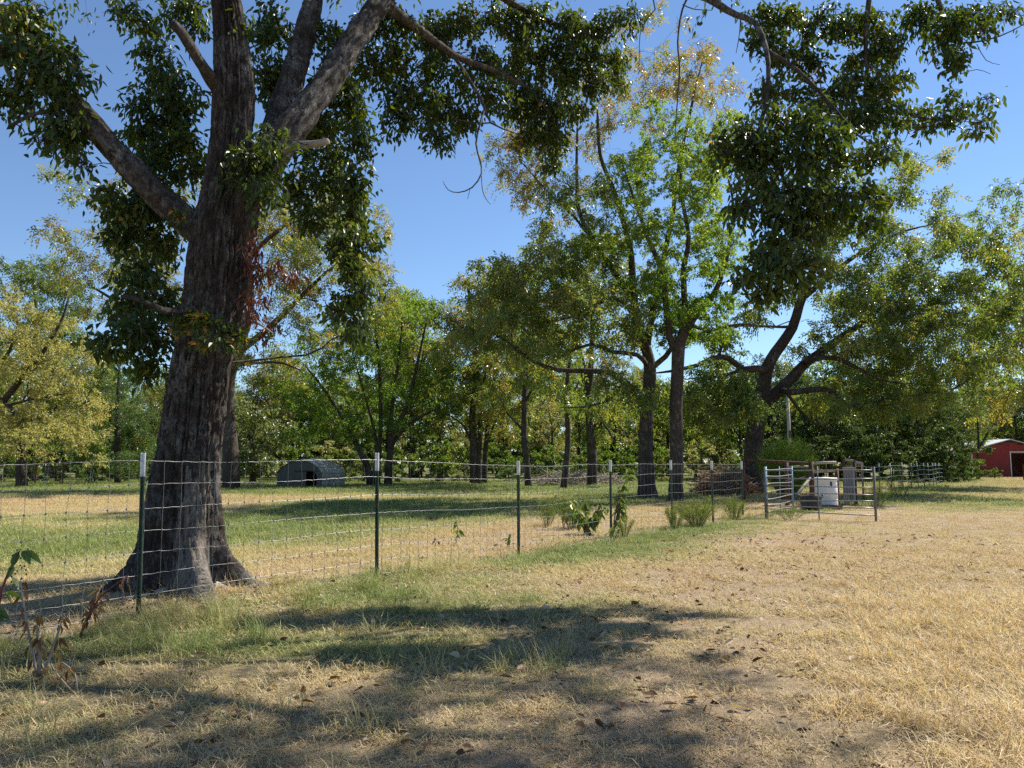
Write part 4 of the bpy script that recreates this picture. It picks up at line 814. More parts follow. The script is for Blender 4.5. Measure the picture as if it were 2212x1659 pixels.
# right edge
autotree('pecan_tree', 'tall pecan at the right edge with yellowing hanging leaf sprays', 2290, 1040, 44,
         [([(2290, 1042), (2285, 940), (2280, 850), (2260, 760), (2240, 640), (2220, 540)], .4), ([(2270, 820), (2200, 760), (2150, 690)], .16), ([(2255, 720), (2190, 640), (2170, 580)], .12)],
         [(2190, 500, 60, 40, 10), (2210, 560, 70, 50, 14), (2190, 630, 80, 50, 16), (2170, 700, 80, 50, 16), (2200, 770, 80, 50, 16), (2180, 830, 70, 40, 10), (2300, 560, 80, 90, 12), (2300, 720, 80, 90, 12), (2170, 870, 50, 30, 5)], 'bark_mid', 'leaf_pecan', .20, .080, .45, 5, (.6, .22), .75, 190, 3.5)
autotree('barn_tree', 'small forked tree with bare lower trunk growing in front of the red barn', 2113, 1034, 62,
         [([(2113, 1035), (2112, 1000), (2112, 970), (2111, 940), (2108, 890), (2100, 830)], .15), ([(2114, 968), (2128, 945), (2145, 920), (2175, 905), (2215, 885)], .11), ([(2146, 919), (2155, 890), (2170, 850)], .07)],
         [(2110, 880, 50, 30, 10), (2090, 840, 60, 40, 10), (2160, 880, 45, 25, 5), (2190, 860, 40, 30, 5), (2150, 840, 40, 30, 5), (2120, 920, 30, 14, 3)], 'bark_mid', 'leaf_pale', .16, .07, .5, 0, (.55, .22), .8, 120, 2.5)

# ------------------------------------------------------------------ the wood behind: a few kinds, copied
def wood_kind(name, leaf, H, cw, n, nl, ll, lw, tint, low=.25, comp=0, droop=.4):
    T = Tree((0, 0, 0)); r = .018 * H
    T.branch([(0, 0, -.3), (R.uniform(-.1, .1), 0, H * .25), (R.uniform(-.3, .3), R.uniform(-.2, .2), H * .5), (R.uniform(-.5, .5), R.uniform(-.4, .4), H * .8)], [r, r * .8, r * .5, r * .15], .6, 7, wob=.1)
    for q in range(3):
        a = R.uniform(0, 6.28); T.branch([(0, 0, H * (.28 + .1 * q)), (cw * .4 * math.cos(a), cw * .4 * math.sin(a), H * (.45 + .1 * q)), (cw * .7 * math.cos(a), cw * .7 * math.sin(a), H * (.6 + .1 * q))], [r * .45, r * .3, r * .1], .6, 6, wob=.1)
    k = 0
    while k < n:
        u = rball(1)[0]; z = low + (1 - low) * (u[2] * .5 + .5)
        wd = cw * (1.0 - .55 * max(0, (z - .5) / .5) ** 2) * R.uniform(.75, 1.1)
        rr = R.uniform(.6, 1.15) * H / 13
        T.clump((u[0] * wd, u[1] * wd, z * H), (rr, rr, rr * .75), int(nl * (rr / .9) ** 2)); k += 1
    T.grow(ll, lw, droop, comp, tint=tint)
    return T
KIND = {
 'green': ('wood_tree', wood_kind('a', 'leaf_green', 13, 3.6, 72, 130, .26, .12, (.5, .25)), 'leaf_green'),
 'olive': ('wood_tree', wood_kind('b', 'leaf_olive', 14, 3.8, 72, 140, .27, .115, (.5, .25), .25, 5, .4), 'leaf_olive'),
 'dark': ('wood_tree', wood_kind('c', 'leaf_dark', 12, 3.8, 120, 210, .20, .10, (.5, .25), .12), 'leaf_dark'),
 'yellow': ('wood_tree', wood_kind('d', 'leaf_yellow', 11, 3.2, 70, 140, .19, .09, (.35, .25), .2), 'leaf_yellow'),
 'bush': ('bush', wood_kind('e', 'leaf_green', 3.4, 2.0, 46, 130 * 14, .14, .075, (.4, .3), .0), 'leaf_green'),
 'palebush': ('bush', wood_kind('g', 'leaf_yellow', 3.2, 1.9, 40, 120 * 14, .16, .08, (.15, .25), .0), 'leaf_yellow'),
 'darkbush': ('bush', wood_kind('f', 'leaf_dark', 3.8, 2.3, 50, 120 * 14, .15, .09, (.55, .3), .0), 'leaf_dark'),
}
built = {}
def place(kind, px, Y, sc=1.0, label='', group='trees of the wood beyond the pasture', rot=None, sz=None):
    nm, T, lf = KIND[kind]
    x = (px - 1106) / F * Y
    root = thing(nm, label, 'tree' if nm == 'wood_tree' else 'bush', (x, Y, float(gz(x, Y)) - .05), R.uniform(0, 6.28) if rot is None else rot, group)
    root.scale = (sc, sc, sc * (sz or R.uniform(.9, 1.1)))
    if kind not in built:
        T.finish(root, 'bark_far', lf); built[kind] = [c for c in root.children]
    else:
        for c in built[kind]:
            d = c.copy(); C.objects.link(d); d.parent = root
    return root
LB = {'green': 'mid green leafy tree', 'olive': 'olive feathery-leaved tree', 'dark': 'dark dense tree', 'yellow': 'small yellowing tree', 'bush': 'green undergrowth bush', 'darkbush': 'dark undergrowth bush', 'palebush': 'pale undergrowth bush'}
MARKS = [(30, 'the yellow autumn tree'), (255, 'the feathery cedar'), (440, 'the huge trunk'), (548, 'the ivy-smothered tree'), (676, 'the animal hut'), (815, 'the many-stemmed tree'), (935, 'the second fence post'), (1030, 'the bronze twin trunks'), (1141, 'the thin crooked tree'), (1277, 'the thick straight trunk'),
         (1390, 'the thinning pecan'), (1462, 'the straight green tree'), (1555, 'the reddish brush pile'), (1627, 'the leaning pecan'), (1703, 'the utility pole'), (1778, 'the white barrel'), (1840, 'the tin panel'), (1960, 'the curved wire fence'), (2113, 'the forked barn tree'), (2200, 'the red barn')]
USED = set()
def wood(kind, px, Y, sc=1.0):
    row = 'at the near edge of the wood' if Y < 58 else 'in the front of the wood' if Y < 66 else 'deeper in the wood' if Y < 79 else 'far back in the wood' if Y < 100 else 'hindmost in the wood'
    for mx, mk_ in sorted(MARKS, key=lambda m: abs(m[0] - px)):
        d = px - mx
        lb = '%s %s, %s %s' % (LB[kind], row, 'behind' if abs(d) < 18 else 'left of' if d < 0 else 'right of', mk_)
        if lb not in USED: break
    USED.add(lb)
    return place(kind, px, Y, sc, lb, ('bushes' if 'bush' in kind else kind + ' trees') + ' of the wood')
for px, Y, k, sc in [(-60, 62, 'green', 1), (120, 60, 'olive', .8), (175, 66, 'olive', .9), (330, 60, 'yellow', .8), (370, 66, 'green', .9), (420, 60, 'olive', .8), (560, 64, 'olive', .75), (610, 62, 'olive', .85), (680, 68, 'green', .95), (750, 64, 'yellow', .9), (840, 70, 'olive', 1.2), (890, 62, 'olive', 1.15), (950, 66, 'green', 1.1),
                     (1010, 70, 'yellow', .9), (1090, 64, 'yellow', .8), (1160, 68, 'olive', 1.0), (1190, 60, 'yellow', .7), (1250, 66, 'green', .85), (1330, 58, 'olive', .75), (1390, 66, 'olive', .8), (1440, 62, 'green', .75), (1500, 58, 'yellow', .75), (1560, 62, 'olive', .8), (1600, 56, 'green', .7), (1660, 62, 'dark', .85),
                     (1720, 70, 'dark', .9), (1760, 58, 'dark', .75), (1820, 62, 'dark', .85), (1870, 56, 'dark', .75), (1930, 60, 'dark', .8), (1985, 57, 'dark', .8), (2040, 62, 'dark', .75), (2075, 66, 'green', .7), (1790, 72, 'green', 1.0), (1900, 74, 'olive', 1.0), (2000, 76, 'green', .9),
                     (2120, 95, 'olive', .95), (2180, 100, 'green', .85), (2240, 98, 'olive', .9), (2060, 96, 'green', .9), (2300, 80, 'green', .9), (450, 72, 'green', .9), (30, 70, 'olive', 1.1), (240, 72, 'green', 1.0)]:
    wood(k, px, Y + 3.5, sc)
for i, px in enumerate(range(-90, 2080, 74)):
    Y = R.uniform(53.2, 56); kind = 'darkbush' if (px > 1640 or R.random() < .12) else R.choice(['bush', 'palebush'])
    if 560 < px < 640: continue
    wood(kind, px + R.uniform(-20, 20), Y, R.uniform(.7, 1.15))
for i, px in enumerate(range(-90, 2060, 62)):
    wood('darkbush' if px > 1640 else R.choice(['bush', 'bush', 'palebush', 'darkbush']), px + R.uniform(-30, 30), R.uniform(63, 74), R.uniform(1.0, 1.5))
for i, px in enumerate(range(-120, 2340, 82)):
    wood(R.choice(['dark', 'olive', 'green', 'olive', 'yellow']), px + R.uniform(-30, 30), R.uniform(80, 100), R.uniform(.75, 1.0))
for i, px in enumerate(range(-120, 2340, 56)):
    wood(R.choice(['darkbush', 'bush']), px + R.uniform(-30, 30), R.uniform(100, 125), R.uniform(2.0, 2.7))
place('bush', 2072, 58, .75, 'light green leafy bush by the two gate posts in front of the barn', 'bushes by the barn')
place('bush', 2090, 60, .6, 'light green leafy bush touching the forked tree by the barn', 'bushes by the barn')
place('bush', 2140, 66, .35, 'low scrubby bush at the foot of the red barn wall', 'bushes by the barn')
place('darkbush', 2040, 54, .75, 'shaded bush grown through the end of the wire fence', 'bushes by the barn')
# ------------------------------------------------------------------ the near woven wire fence
def t_post(root, x, y, rz, h=1.42, cap=.21, tilt=(0, 0), studs=True, label=None):
    """studded T section post with a white painted top"""
    z0 = float(gz(x, y))
    b = MB()
    b.box(-.019, .019, -.004, .004, -.12, h - cap)                # face
    b.box(-.0035, .0035, .0042, .036, -.12, h - cap)              # stem of the T
    if studs:
        z = .08
        while z < h - cap - .02: b.box(-.008, .008, -.0115, -.0042, z, z + .014, 1); z += .054
    p = b.build('fence_post', [M['post_green'], M['wire_dull']], root)
    p.location = (x - root.location.x, y - root.location.y, z0); p.rotation_euler = (tilt[0], tilt[1], rz)
    if label: p['label'] = label
    b = MB(); b.box(-.0205, .0205, -.0055, .0055, h - cap, h); b.box(-.0048, .0048, .0057, .0375, h - cap, h)
    b.build('white_cap', M['post_white'], p)
    return p
def wire_fence():
    root = thing('wire_fence', 'woven wire fence on green white-tipped posts running past the huge tree to the gates', 'fence', (FA[0], FA[1], 0))
    posts = [(-3.27 - 1.66, 6.9 - 2.35), (-3.27, 6.9), (-1.565, 9.05), (.09, 11.6), (1.78, 14.1), (3.36, 16.4), (4.62, 17.95), (5.92, 20.0)]
    rz = math.atan2(FD[1], FD[0])
    tl = [(0, 0), (0, .018), (.01, .012), (0, .004), (0, 0), (.01, -.01), (0, .01), (0, 0)]
    for i, (x, y) in enumerate(posts):
        t_post(root, x, y, rz + math.pi / 2 * 0 + math.pi, tilt=tl[i])
    # run along the posts, on the pasture side of them
    PP = np.array(posts); off = np.array([-FD[1], FD[0]]) * -.018
    seg = np.linalg.norm(np.diff(PP, axis=0), axis=1); cum = np.concatenate([[0], np.cumsum(seg)]); L = cum[-1]
    def along(t):
        x = np.interp(t, cum, PP[:, 0]); y = np.interp(t, cum, PP[:, 1]); return x + off[0], y + off[1]
    hz = [1.345, 1.14, .935, .735, .54, .355, .185, .03]
    org = np.array([FA[0], FA[1], 0])
    def wz(t, h):
        x, y = along(t)
        base = np.interp(t, cum, [float(gz(a, b_)) for a, b_ in posts])
        sag = -.012 * np.sin(np.pi * ((t - cum[0]) / L * 7 % 1))
        return base + h * (1.0 + 0) + sag * (h / 1.3) + .006 * np.sin(t * 3.1 + h * 9)
    for k, h in enumerate(hz):
        t = np.arange(0, L, .055); x, y = along(t)
        z = wz(t, h) + .0022 * np.sin(t * 2 * math.pi / .165 * 2 + k) + .0014 * rng.normal(size=len(t))
        b = MB(); b.tube(np.stack([x, y, z], 1) - org, .0021 if k in (0, 7) else .0018, 5)
        b.build('line_wire', M['galv'], root)
    t = .08
    while t < L - .02:
        x, y = along(t); zs_ = [float(wz(t, h)) for h in hz]
        jx = rng.normal(size=len(hz)) * .006
        P = [np.array([x + FD[0] * j, y + FD[1] * j, z]) - org for j, z in zip(jx, zs_)]
        b = MB(); b.tube(P, .0017, 3)
        if t < 11:
            for q in P: b.box(q[0] - .0055, q[0] + .0055, q[1] - .0055, q[1] + .0055, q[2] - .008, q[2] + .008, 1)   # knots
        b.build('stay_wire', [M['galv'], M['wire_dull']], root)
        t += .165
wire_fence()

# ------------------------------------------------------------------ far fences
def far_fence(name, label, P, posts, hs, tips, wirer=.006, stay=.0, kind='T', ph=1.35):
    P = np.array(P, float); org = np.array([P[0][0], P[0][1], 0.])
    root = thing(name, label, 'fence', org)
    seg = np.linalg.norm(np.diff(P, axis=0), axis=1); cum = np.concatenate([[0], np.cumsum(seg)]); L = cum[-1]
    al = lambda t: np.array([np.interp(t, cum, P[:, 0]), np.interp(t, cum, P[:, 1])])
    dr = P[-1] - P[0]; rz = math.atan2(dr[1], dr[0])
    for i, t in enumerate(posts):
        x, y = al(t); z0 = float(gz(x, y)); b = MB()
        b.box(-.02, .02, -.02, .02, -.1, ph - .14); p = b.build('fence_post', M['post_green'] if tips else M['rust'], root)
        p.location = (x - org[0], y - org[1], z0); p.rotation_euler = (R.uniform(-.03, .03), R.uniform(-.03, .03), rz)
        b = MB(); b.box(-.025, .025, -.025, .025, ph - .14, ph + .02); b.build('white_cap' if tips else 'post_top', M['post_white'] if tips else M['rust'], p)
    for h in hs:
        t = np.linspace(0, L, max(8, int(L / 1.0))); xy = np.array([al(q) for q in t])
        z = np.array([float(gz(*q)) for q in xy]) + h + .03 * np.sin(t * .9 + h)
        b = MB(); b.tube(np.column_stack([xy, z]) - org, wirer, 4); b.build('line_wire', M['galv'], root)
    if stay:
        b = MB()
        for t in np.arange(0, L, stay):
            x, y = al(t); z0 = float(gz(x, y)); b.tube(np.array([[x, y, z0 + .05], [x, y, z0 + max(hs)]]) - org, wirer * .6, 3, cap=False)
        tag(b.build('stay_wire', M['wire_dull'], root), kind='stuff')
    return root, al, L
xl = lambda px, Y: ((px - 1106) / F * Y, Y)
ff, al, L = far_fence('field_fence', 'far wire fence with thin posts along the wood at the back of the pasture', [xl(-40, 50), xl(330, 52), xl(740, 52.5), xl(1000, 49), xl(1180, 50), xl(1420, 49)], np.arange(1, 43, 2.9), [.1, .35, .6, .85, 1.05, 1.22], True, .0045, .45)
# rusty pipe brace set in the far fence
root = thing('pipe_brace', 'rusty pipe H-brace with a diagonal, far left in the back fence', 'fence brace', (*xl(84, 49.5), 0))
x1 = (143 - 84) / F * 49.5
for xx in (0, x1):
    b = MB(); b.tube([[xx, 0, -.2], [xx, 0, 1.42]], .055, 8); b.build('post', M['rust'], root)
b = MB(); b.tube([[.06, 0, 1.3], [x1 - .06, 0, 1.36]], .035, 8); b.build('top_rail', M['rust'], root)
b = MB(); b.tube([[.07, 0, 1.1], [x1 * .5, .0, .65], [x1 - .08, 0, .08]], .03, 8); b.build('diagonal', M['rust'], root)

pr, _, _ = far_fence('wire_fence', 'five-strand wire fence with white-tipped posts curving from the grey tin panel to the barn trees', [xl(1826, 30), xl(1900, 34), xl(1950, 37.5), xl(1990, 42), xl(2030, 49)],
    [2.0, 4.6, 6.8, 9.0, 11.2, 13.2, 15.2, 17.2, 19.0, 20.6, 22.0], [.25, .5, .75, 1.0, 1.22], True, .010)

# ------------------------------------------------------------------ gate panels, corral, barrel
def tube_panel(label, A, B, zs, n_up, r=.021, mat='pipe_grey', h=1.28, post=True):
    A, B = np.array(A), np.array(B); root = thing('tubular_gate', label, 'gate', (A[0], A[1], 0), 0, 'tubular gate panels')
    d = B - A; org = np.array([A[0], A[1], 0.])
    za, zb = float(gz(*A)), float(gz(*B))
    for k, z in enumerate(zs):
        t = np.linspace(0, 1, 9)
        P = np.column_stack([A[0] + d[0] * t, A[1] + d[1] * t, za + (zb - za) * t + z + .012 * np.sin(t * 5 + k * 1.7) * (1 if k else 1.8)])
        b = MB(); b.tube(P - org, r * .62, 8); b.build('rail', M['gate_metal'], root, True)
    for k, t in enumerate(np.linspace(0, 1, n_up)):
        p = A + d * t; z = za + (zb - za) * t; e = k in (0, n_up - 1)
        b = MB(); b.tube(np.array([[p[0], p[1] + (0 if e else .03), z - .05], [p[0], p[1] + (0 if e else .03), z + h]]) - org, r * (1.35 if e else .7), 8)
        b.build('upright', M[mat if e else 'gate_metal'], root, True)
    return root
gA, gB, gC = np.array([6.28, 19.25]), np.array([8.55, 18.3]), np.array([8.02, 22.2])
tube_panel('long grey tubular gate panel nearest the camera, in front of the white barrel', gA, gB, [.16, .31, .46, .62, .80, .99, 1.19], 3)
p2 = tube_panel('short tubular gate panel with a pale blue end upright, angled back from the long panel', gA + np.array([.06, .10]), gC, [.14, .30, .47, .65, .84, 1.03, 1.2], 3, mat='pipe_blue')
mid = [(.28, .0), (.62, 0)]

def pipe(root, P, r, mat, name, k=8):
    b = MB(); o_ = np.array(root.location); b.tube(np.array(P, float) - o_, r, k); return b.build(name, M[mat], root, True)
cy = 25.0
def cp(px, py, Y=cy): return at(px, py, Y)
cor = thing('pipe_corral', 'rusty brown pipe corral with pale wooden rails behind the white barrel', 'corral', (*xl(1680, cy), 0))
def ppost(px, top, Y, r=.055, mat='rust'):
    p = cp(px, top, Y); return pipe(cor, [[p[0], Y, -.15], [p[0], Y, p[2]]], r, mat, 'post')
ppost(1605, 990, 26.5, .06); ppost(1698, 999, 25, .07); ppost(1752, 998, 24.5, .085); ppost(1807, 1012, 24.5, .06); ppost(1822, 992, 25.5, .05); ppost(1845, 994, 25.5, .05); ppost(1862, 999, 27, .03)
pipe(cor, [cp(1606, 993, 26.5), cp(1680, 997, 25.6), cp(1752, 1001, 24.6)], .04, 'rust', 'rail')
for a, b_, Y, r in (((1702, 1009), (1750, 1008), 24.8, .035), ((1756, 1001), (1806, 999), 24.5, .045), ((1756, 1020), (1806, 1017), 24.5, .038), ((1822, 994), (1843, 995), 25.5, .04), ((1846, 1000), (1862, 1001), 26, .045)):
    pipe(cor, [cp(*a, Y), cp((a[0] + b_[0]) / 2, (a[1] + b_[1]) / 2 - .6, Y), cp(*b_, Y)], r, 'dead_wood', 'wood_rail')
pipe(cor, [cp(1612, 1062, 25.5), cp(1680, 1044, 25), cp(1749, 1030, 24.4)], .032, 'rust', 'diagonal')
pipe(cor, [cp(1708, 1085, 23.4), cp(1730, 1058, 23.9), cp(1752, 1030, 24.3)], .045, 'pipe_grey', 'diagonal')
pipe(cor, [cp(1784, 1002, 24.4), cp(1786, 1050, 24.4)], .014, 'rust', 'stay')
pipe(cor, [cp(1860, 1000, 26.9), cp(1863, 1048, 26.9)], .014, 'dead_wood', 'stay')
# tin sheet hung on the corral, with slats below it
tn = thing('tin_panel', 'grey weathered tin sheet standing upright on the corral right of the barrel', 'panel', (*xl(1837, 25.2), 0))
b = MB(); a0, a1 = cp(1821, 1010, 25.2), cp(1848, 1063, 25.2); o_ = np.array(tn.location)
n = 18; xs = np.linspace(a0[0] - o_[0], a1[0] - o_[0], n); cor_y = .018 * np.sin(np.arange(n) * math.pi / 2.0)
for yy, s_ in ((0, 1),):
    V = []
    for q in range(n): V += [(xs[q], cor_y[q], .38 if q < n * .7 else .12), (xs[q], cor_y[q], a0[2]), (xs[q], cor_y[q] + .006, .38 if q < n * .7 else .12), (xs[q], cor_y[q] + .006, a0[2])]
    Q = []
    for q in range(n - 1):
        i = q * 4; Q += [(i, i + 4, i + 5, i + 1), (i + 2, i + 3, i + 7, i + 6), (i + 1, i + 5, i + 7, i + 3), (i, i + 2, i + 6, i + 4)]
    b.add(V, Q)
b.build('sheet', M['tin'], tn)
b = MB(); b.tube([[xs[0] - .03, -.03, a0[2] - .02], [xs[-1] + .03, -.03, a0[2] - .01]], .03, 8); b.build('rail', M['dead_wood'], tn)
for q in (1, 4, 7):
    b = MB(); b.box(xs[q] - .025, xs[q] + .025, .03, .06, 0, .9); b.build('slat', M['dead_wood'], tn)

# white barrel
bx = xl(1778.5, 23.6)
br = thing('barrel', 'tall white plastic barrel with a lid standing behind the tubular gate', 'barrel', (*bx, float(gz(*bx))), .4)
b = MB(); r = .33; H = .90
prof = [(0, .0), (r * .93, .0), (r * .97, .03), (r * .98, .12), (r * .985, .26), (r * .965, .275), (r * .965, .295), (r * .985, .31), (r, .45), (r * .99, .60), (r * .97, .615), (r * .97, .635), (r * .985, .65), (r * .97, .78), (r * .94, .83), (r * .94, .845)]
b.lathe(prof, 36); b.build('drum', M['plastic_white'], br, True)
b = MB(); b.lathe([(r * .94, .835), (r * 1.015, .835), (r * 1.02, .85), (r * 1.015, .90), (r * .97, .915), (r * .9, .905), (r * .86, .905), (0, .935)], 36); b.build('lid', M['plastic_white'], br)
b = MB(); b.box(-.13, -.09, -r - .012, -r + .03, .68, .80, 0, None, .008); b.box(-.118, -.102, -r - .018, -r + .01, .63, .69); b.build('latch', M['iron'], br)
# black tub
bx = xl(1745, 22.6)
tb = thing('tub', 'black rubber tub with a ribbed rim and rope handles beside the white barrel', 'tub', (*bx, float(gz(*bx))))
b = MB(); b.lathe([(0, .0), (.25, .0), (.275, .10), (.283, .105), (.285, .22), (.295, .225), (.30, .36), (.325, .37), (.33, .40), (.32, .415), (.30, .41), (.29, .36), (.25, .05), (0, .045)], 32); b.build('tub_body', M['plastic_black'], tb)
for sg in (-1, 1):
    b = MB(); b.tube([[sg * .30, -.06, .38], [sg * .35, -.05, .44], [sg * .36, 0, .46], [sg * .35, .05, .44], [sg * .30, .06, .38]], .014, 6); b.build('handle', M['plastic_black'], tb, True)
bx = xl(1778, 23.0)  # rimmed black slab added as the dark shadow at the barrel foot
tr_ = thing('shadow_slab', 'flat black slab standing in for the shadow in front of the barrel and tub', 'shadow_slab', (*bx, float(gz(*bx))))
b = MB(); b.box(-.40, .36, -.22, .22, 0, .03, 0, None, .008)
for x0, x1, y0, y1 in ((-.42, -.38, -.22, .22), (.34, .38, -.22, .22), (-.38, .34, -.24, -.20), (-.38, .34, .20, .24)): b.box(x0, x1, y0, y1, .0, .11)
b.build('shadow_slab_body', M['plastic_black'], tr_)

# ------------------------------------------------------------------ animal hut
def hut():
    Y = 44.0; x = (676 - 1106) / F * Y
    root = thing('animal_hut', 'low grey arched animal hut with plywood front, dark doorway and tin roof', 'hut', (x, Y, float(gz(x, Y)) - .02), -math.radians(16))
    w_, D, H = 1.42, 1.25, 1.58
    prof = [(-w_, 0), (-w_ * .985, .82), (-w_ * .80, 1.12), (-w_ * .38, 1.45), (0, H), (w_ * .38, 1.45), (w_ * .80, 1.12), (w_ * .985, .82), (w_, 0)]
    # front face with a real opening: door hole from x .18..0.78 , z 0..0.92
    def zt(xx): return float(np.interp(xx, [p[0] for p in prof], [p[1] for p in prof]))
    def slab(name, x0, x1, lo, mat, y=-D, th=.03, n=8, hi=None):
        xs_ = np.linspace(x0, x1, n); b_ = MB(); V = []
        for xx in xs_:
            top = (zt(xx) - .01) if hi is None else hi
            V += [(xx, y, lo), (xx, y, top), (xx, y + th, lo), (xx, y + th, top)]
        Q = []
        for q in range(n - 1):
            i = q * 4; Q += [(i, i + 4, i + 5, i + 1), (i + 2, i + 3, i + 7, i + 6), (i + 1, i + 5, i + 7, i + 3), (i, i + 2, i + 6, i + 4)]
        i = (n - 1) * 4; Q += [(0, 1, 3, 2), (i, i + 2, i + 3, i + 1)]
        b_.add(V, Q); return b_.build(name, M[mat], root)
    slab('plywood_panel', -w_ * .985, -.33, .02, 'hut_wood'); slab('plywood_panel', -.327, 1.06, .93, 'hut_wood', n=10); slab('plywood_panel', 1.063, w_ * .985, .02, 'hut_wood')
    slab('door_board', -.325, .03, .03, 'hut_door', -D + .012, .025, 2, .915); slab('door_board', .035, .39, .05, 'hut_door', -D + .016, .025, 2, .91)
    b = MB(); b.box(-.33, 1.04, -D - .035, -D - .003, .93, .975); b.build('lintel', M['barn_dark'], root)
    b = MB(); b.add([(.88, -D + .01, .925), (1.06, -D + .01, .925), (1.06, -D + .01, .70), (.88, -D + .03, .925), (1.06, -D + .03, .925), (1.06, -D + .03, .70)], [(0, 1, 4, 3), (1, 2, 5, 4), (2, 0, 3, 5)], [(0, 2, 1), (3, 4, 5)]); b.build('corner_board', M['hut_wood'], root)
    slab('rear_panel', -w_ * .985, w_ * .985, .02, 'hut_wood', D - .03, .03, 12)
    # roof sheets, each its own plate slightly proud and overlapping
    for q in range(1, 7):
        (x0, z0), (x1, z1) = prof[q], prof[q + 1]
        n = np.array([-(z1 - z0), x1 - x0]); n = n / np.linalg.norm(n) * .012 * (1 + q % 2)
        if n[1] < 0: n = -n
        for y0, y1 in ((-D - .06, -.02), (-.06, D + .06)):
            b = MB(); th = n / np.linalg.norm(n) * .006; e = .01 if y0 < -.5 else 0
            P = [(x0 + n[0], z0 + n[1] + e), (x1 + n[0], z1 + n[1] + e), (x1 + n[0] + th[0], z1 + n[1] + th[1] + e), (x0 + n[0] + th[0], z0 + n[1] + th[1] + e)]
            b.prism(P, y0, y1); b.build('roof_sheet', M['hut_metal'], root)
    b = MB(); b.add([(-.35, -.3, H + .0), (.25, -.3, H + .02), (.35, .35, H + .0), (-.3, .35, H + .03), (-.35, -.3, H + .02), (.25, -.3, H + .07), (.35, .35, H + .04), (-.3, .35, H + .05)], [(0, 3, 2, 1), (4, 5, 6, 7), (0, 1, 5, 4), (1, 2, 6, 5), (2, 3, 7, 6), (3, 0, 4, 7)])
    b.build('ridge_board', M['barn_white'], root)
    for sg in (-1, 1):
        for q in range(4):
            b = MB(); z0 = .01 + q * .205; xx = sg * w_ * (.992 - .004 * q)
            b.box(min(xx, xx + sg * .02), max(xx, xx + sg * .02), -D - .02, D + .02, z0, z0 + .19); b.build('siding_board', M['hut_side'], root)
hut()

# ------------------------------------------------------------------ red barn
def barn():
    Y = 74.0; x0 = (2094 - 1106) / F * Y; W_ = 7.0; eave, peak, D = 2.55, 3.5, 9.0
    root = thing('barn', 'red barn with horizontal boards, white trim and open doorway at the right edge', 'barn', (x0, Y, 0), -math.radians(4))
    dx0, dx1, dz = 3.6, 6.0, 2.35
    top = lambda xx: eave + (peak - eave) * (1 - abs(xx - W_ / 2) / (W_ / 2))
    n = 17; h = peak / n
    for q in range(n):
        z0, z1 = q * h + .006, (q + 1) * h - .006
        for side in ((0.0, dx0 - .1), (dx1 + .1, W_)) if z1 <= dz + .1 else ((0.0, W_),):
            a, c = side
            if z1 > eave:
                m_ = (z1 - eave) / (peak - eave) * W_ / 2; a = max(a, m_ + .02); c = min(c, W_ - m_ - .02)
                if c - a < .1: continue
            b = MB(); y = -.02 * (q % 2) * 0
            b.add([(a, -.035, z0), (c, -.035, z0), (c, -.012, z1), (a, -.012, z1), (a, .02, z0), (c, .02, z0), (c, .02, z1), (a, .02, z1)], [(0, 1, 2, 3), (4, 7, 6, 5), (0, 4, 5, 1), (3, 2, 6, 7), (0, 3, 7, 4), (1, 5, 6, 2)])
            b.build('siding_board', M['barn_red'], root)
    b = MB(); b.prism([(.02, 0), (dx0 - .1, 0), (dx0 - .1, dz + .1), (.02, eave)], .022, .05); b.prism([(.02, eave - .1), (W_ / 2, peak - .06), (W_ - .02, eave - .1), (W_ - .02, dz + .12), (.02, dz + .12)], .024, .05); b.prism([(dx1 + .1, 0), (W_ - .02, 0), (W_ - .02, eave), (dx1 + .1, dz + .1)], .022, .05)
    b.build('wall', M['barn_dark'], root)
    for nm, xa, xb, za, zb in (('door_trim', dx0 - .09, dx0, 0, dz), ('door_trim', dx1, dx1 + .09, 0, dz), ('door_trim', dx0 - .09, dx1 + .09, dz + .003, dz + .09), ('corner_trim', -.05, .06, 0, eave - .1), ('corner_trim', W_ - .06, W_ + .05, 0, eave - .1)):
        b = MB(); b.box(xa, xb, -.07, -.038, za, zb); b.build(nm, M['barn_white'], root)
    for sg, nm in ((0, 'roof'), (1, 'roof')):
        xa, xb = (-.35, W_ / 2) if sg == 0 else (W_ / 2, W_ + .35)
        za, zb = (eave - .05, peak + .06) if sg == 0 else (peak + .06, eave - .05)
        b = MB(); b.prism([(xa, za), (xb, zb), (xb, zb + .08), (xa, za + .08)], -.35, D + .3); b.build(nm, M['barn_roof'], root)
    for xx in (0.0, W_ - .06):
        b = MB(); b.box(xx, xx + .06, .06, D, 0, eave - .08); b.build('side_wall', M['barn_red'], root)
    for xx in (.2, dx0 - .25, dx1 + .25, W_ - .2):
        b = MB(); b.box(xx - .07, xx + .07, D - .16, D - .02, 0, eave - .1); b.build('back_post', M['barn_dark'], root)
    for zz in (.3, .6, .9, 1.2):
        b = MB(); b.box(.4, W_ - .4, D - .22, D - .17, zz, zz + .12); b.build('back_rail', M['dead_wood'], root)
    b = MB(); b.box(dx0 - .05, dx1 + .05, .05, .2, dz - .14, dz - .02); b.build('header', M['barn_dark'], root)
    b = MB(); b.tube([[dx0 + .05, .2, 1.2], [dx0 + 1.2, .5, .05]], .05, 6); b.build('brace', M['barn_dark'], root)
    b = MB(); b.tube([[W_ / 2, -.03, 3.02], [W_ / 2, -.06, 3.02]], .06, 8); b.build('gable_vent', M['barn_dark'], root)
barn()
gpst = thing('gate_posts', 'pair of rusty gate posts with a wire gate left of the barn tree', 'gate', (*xl(2073, 57), 0))
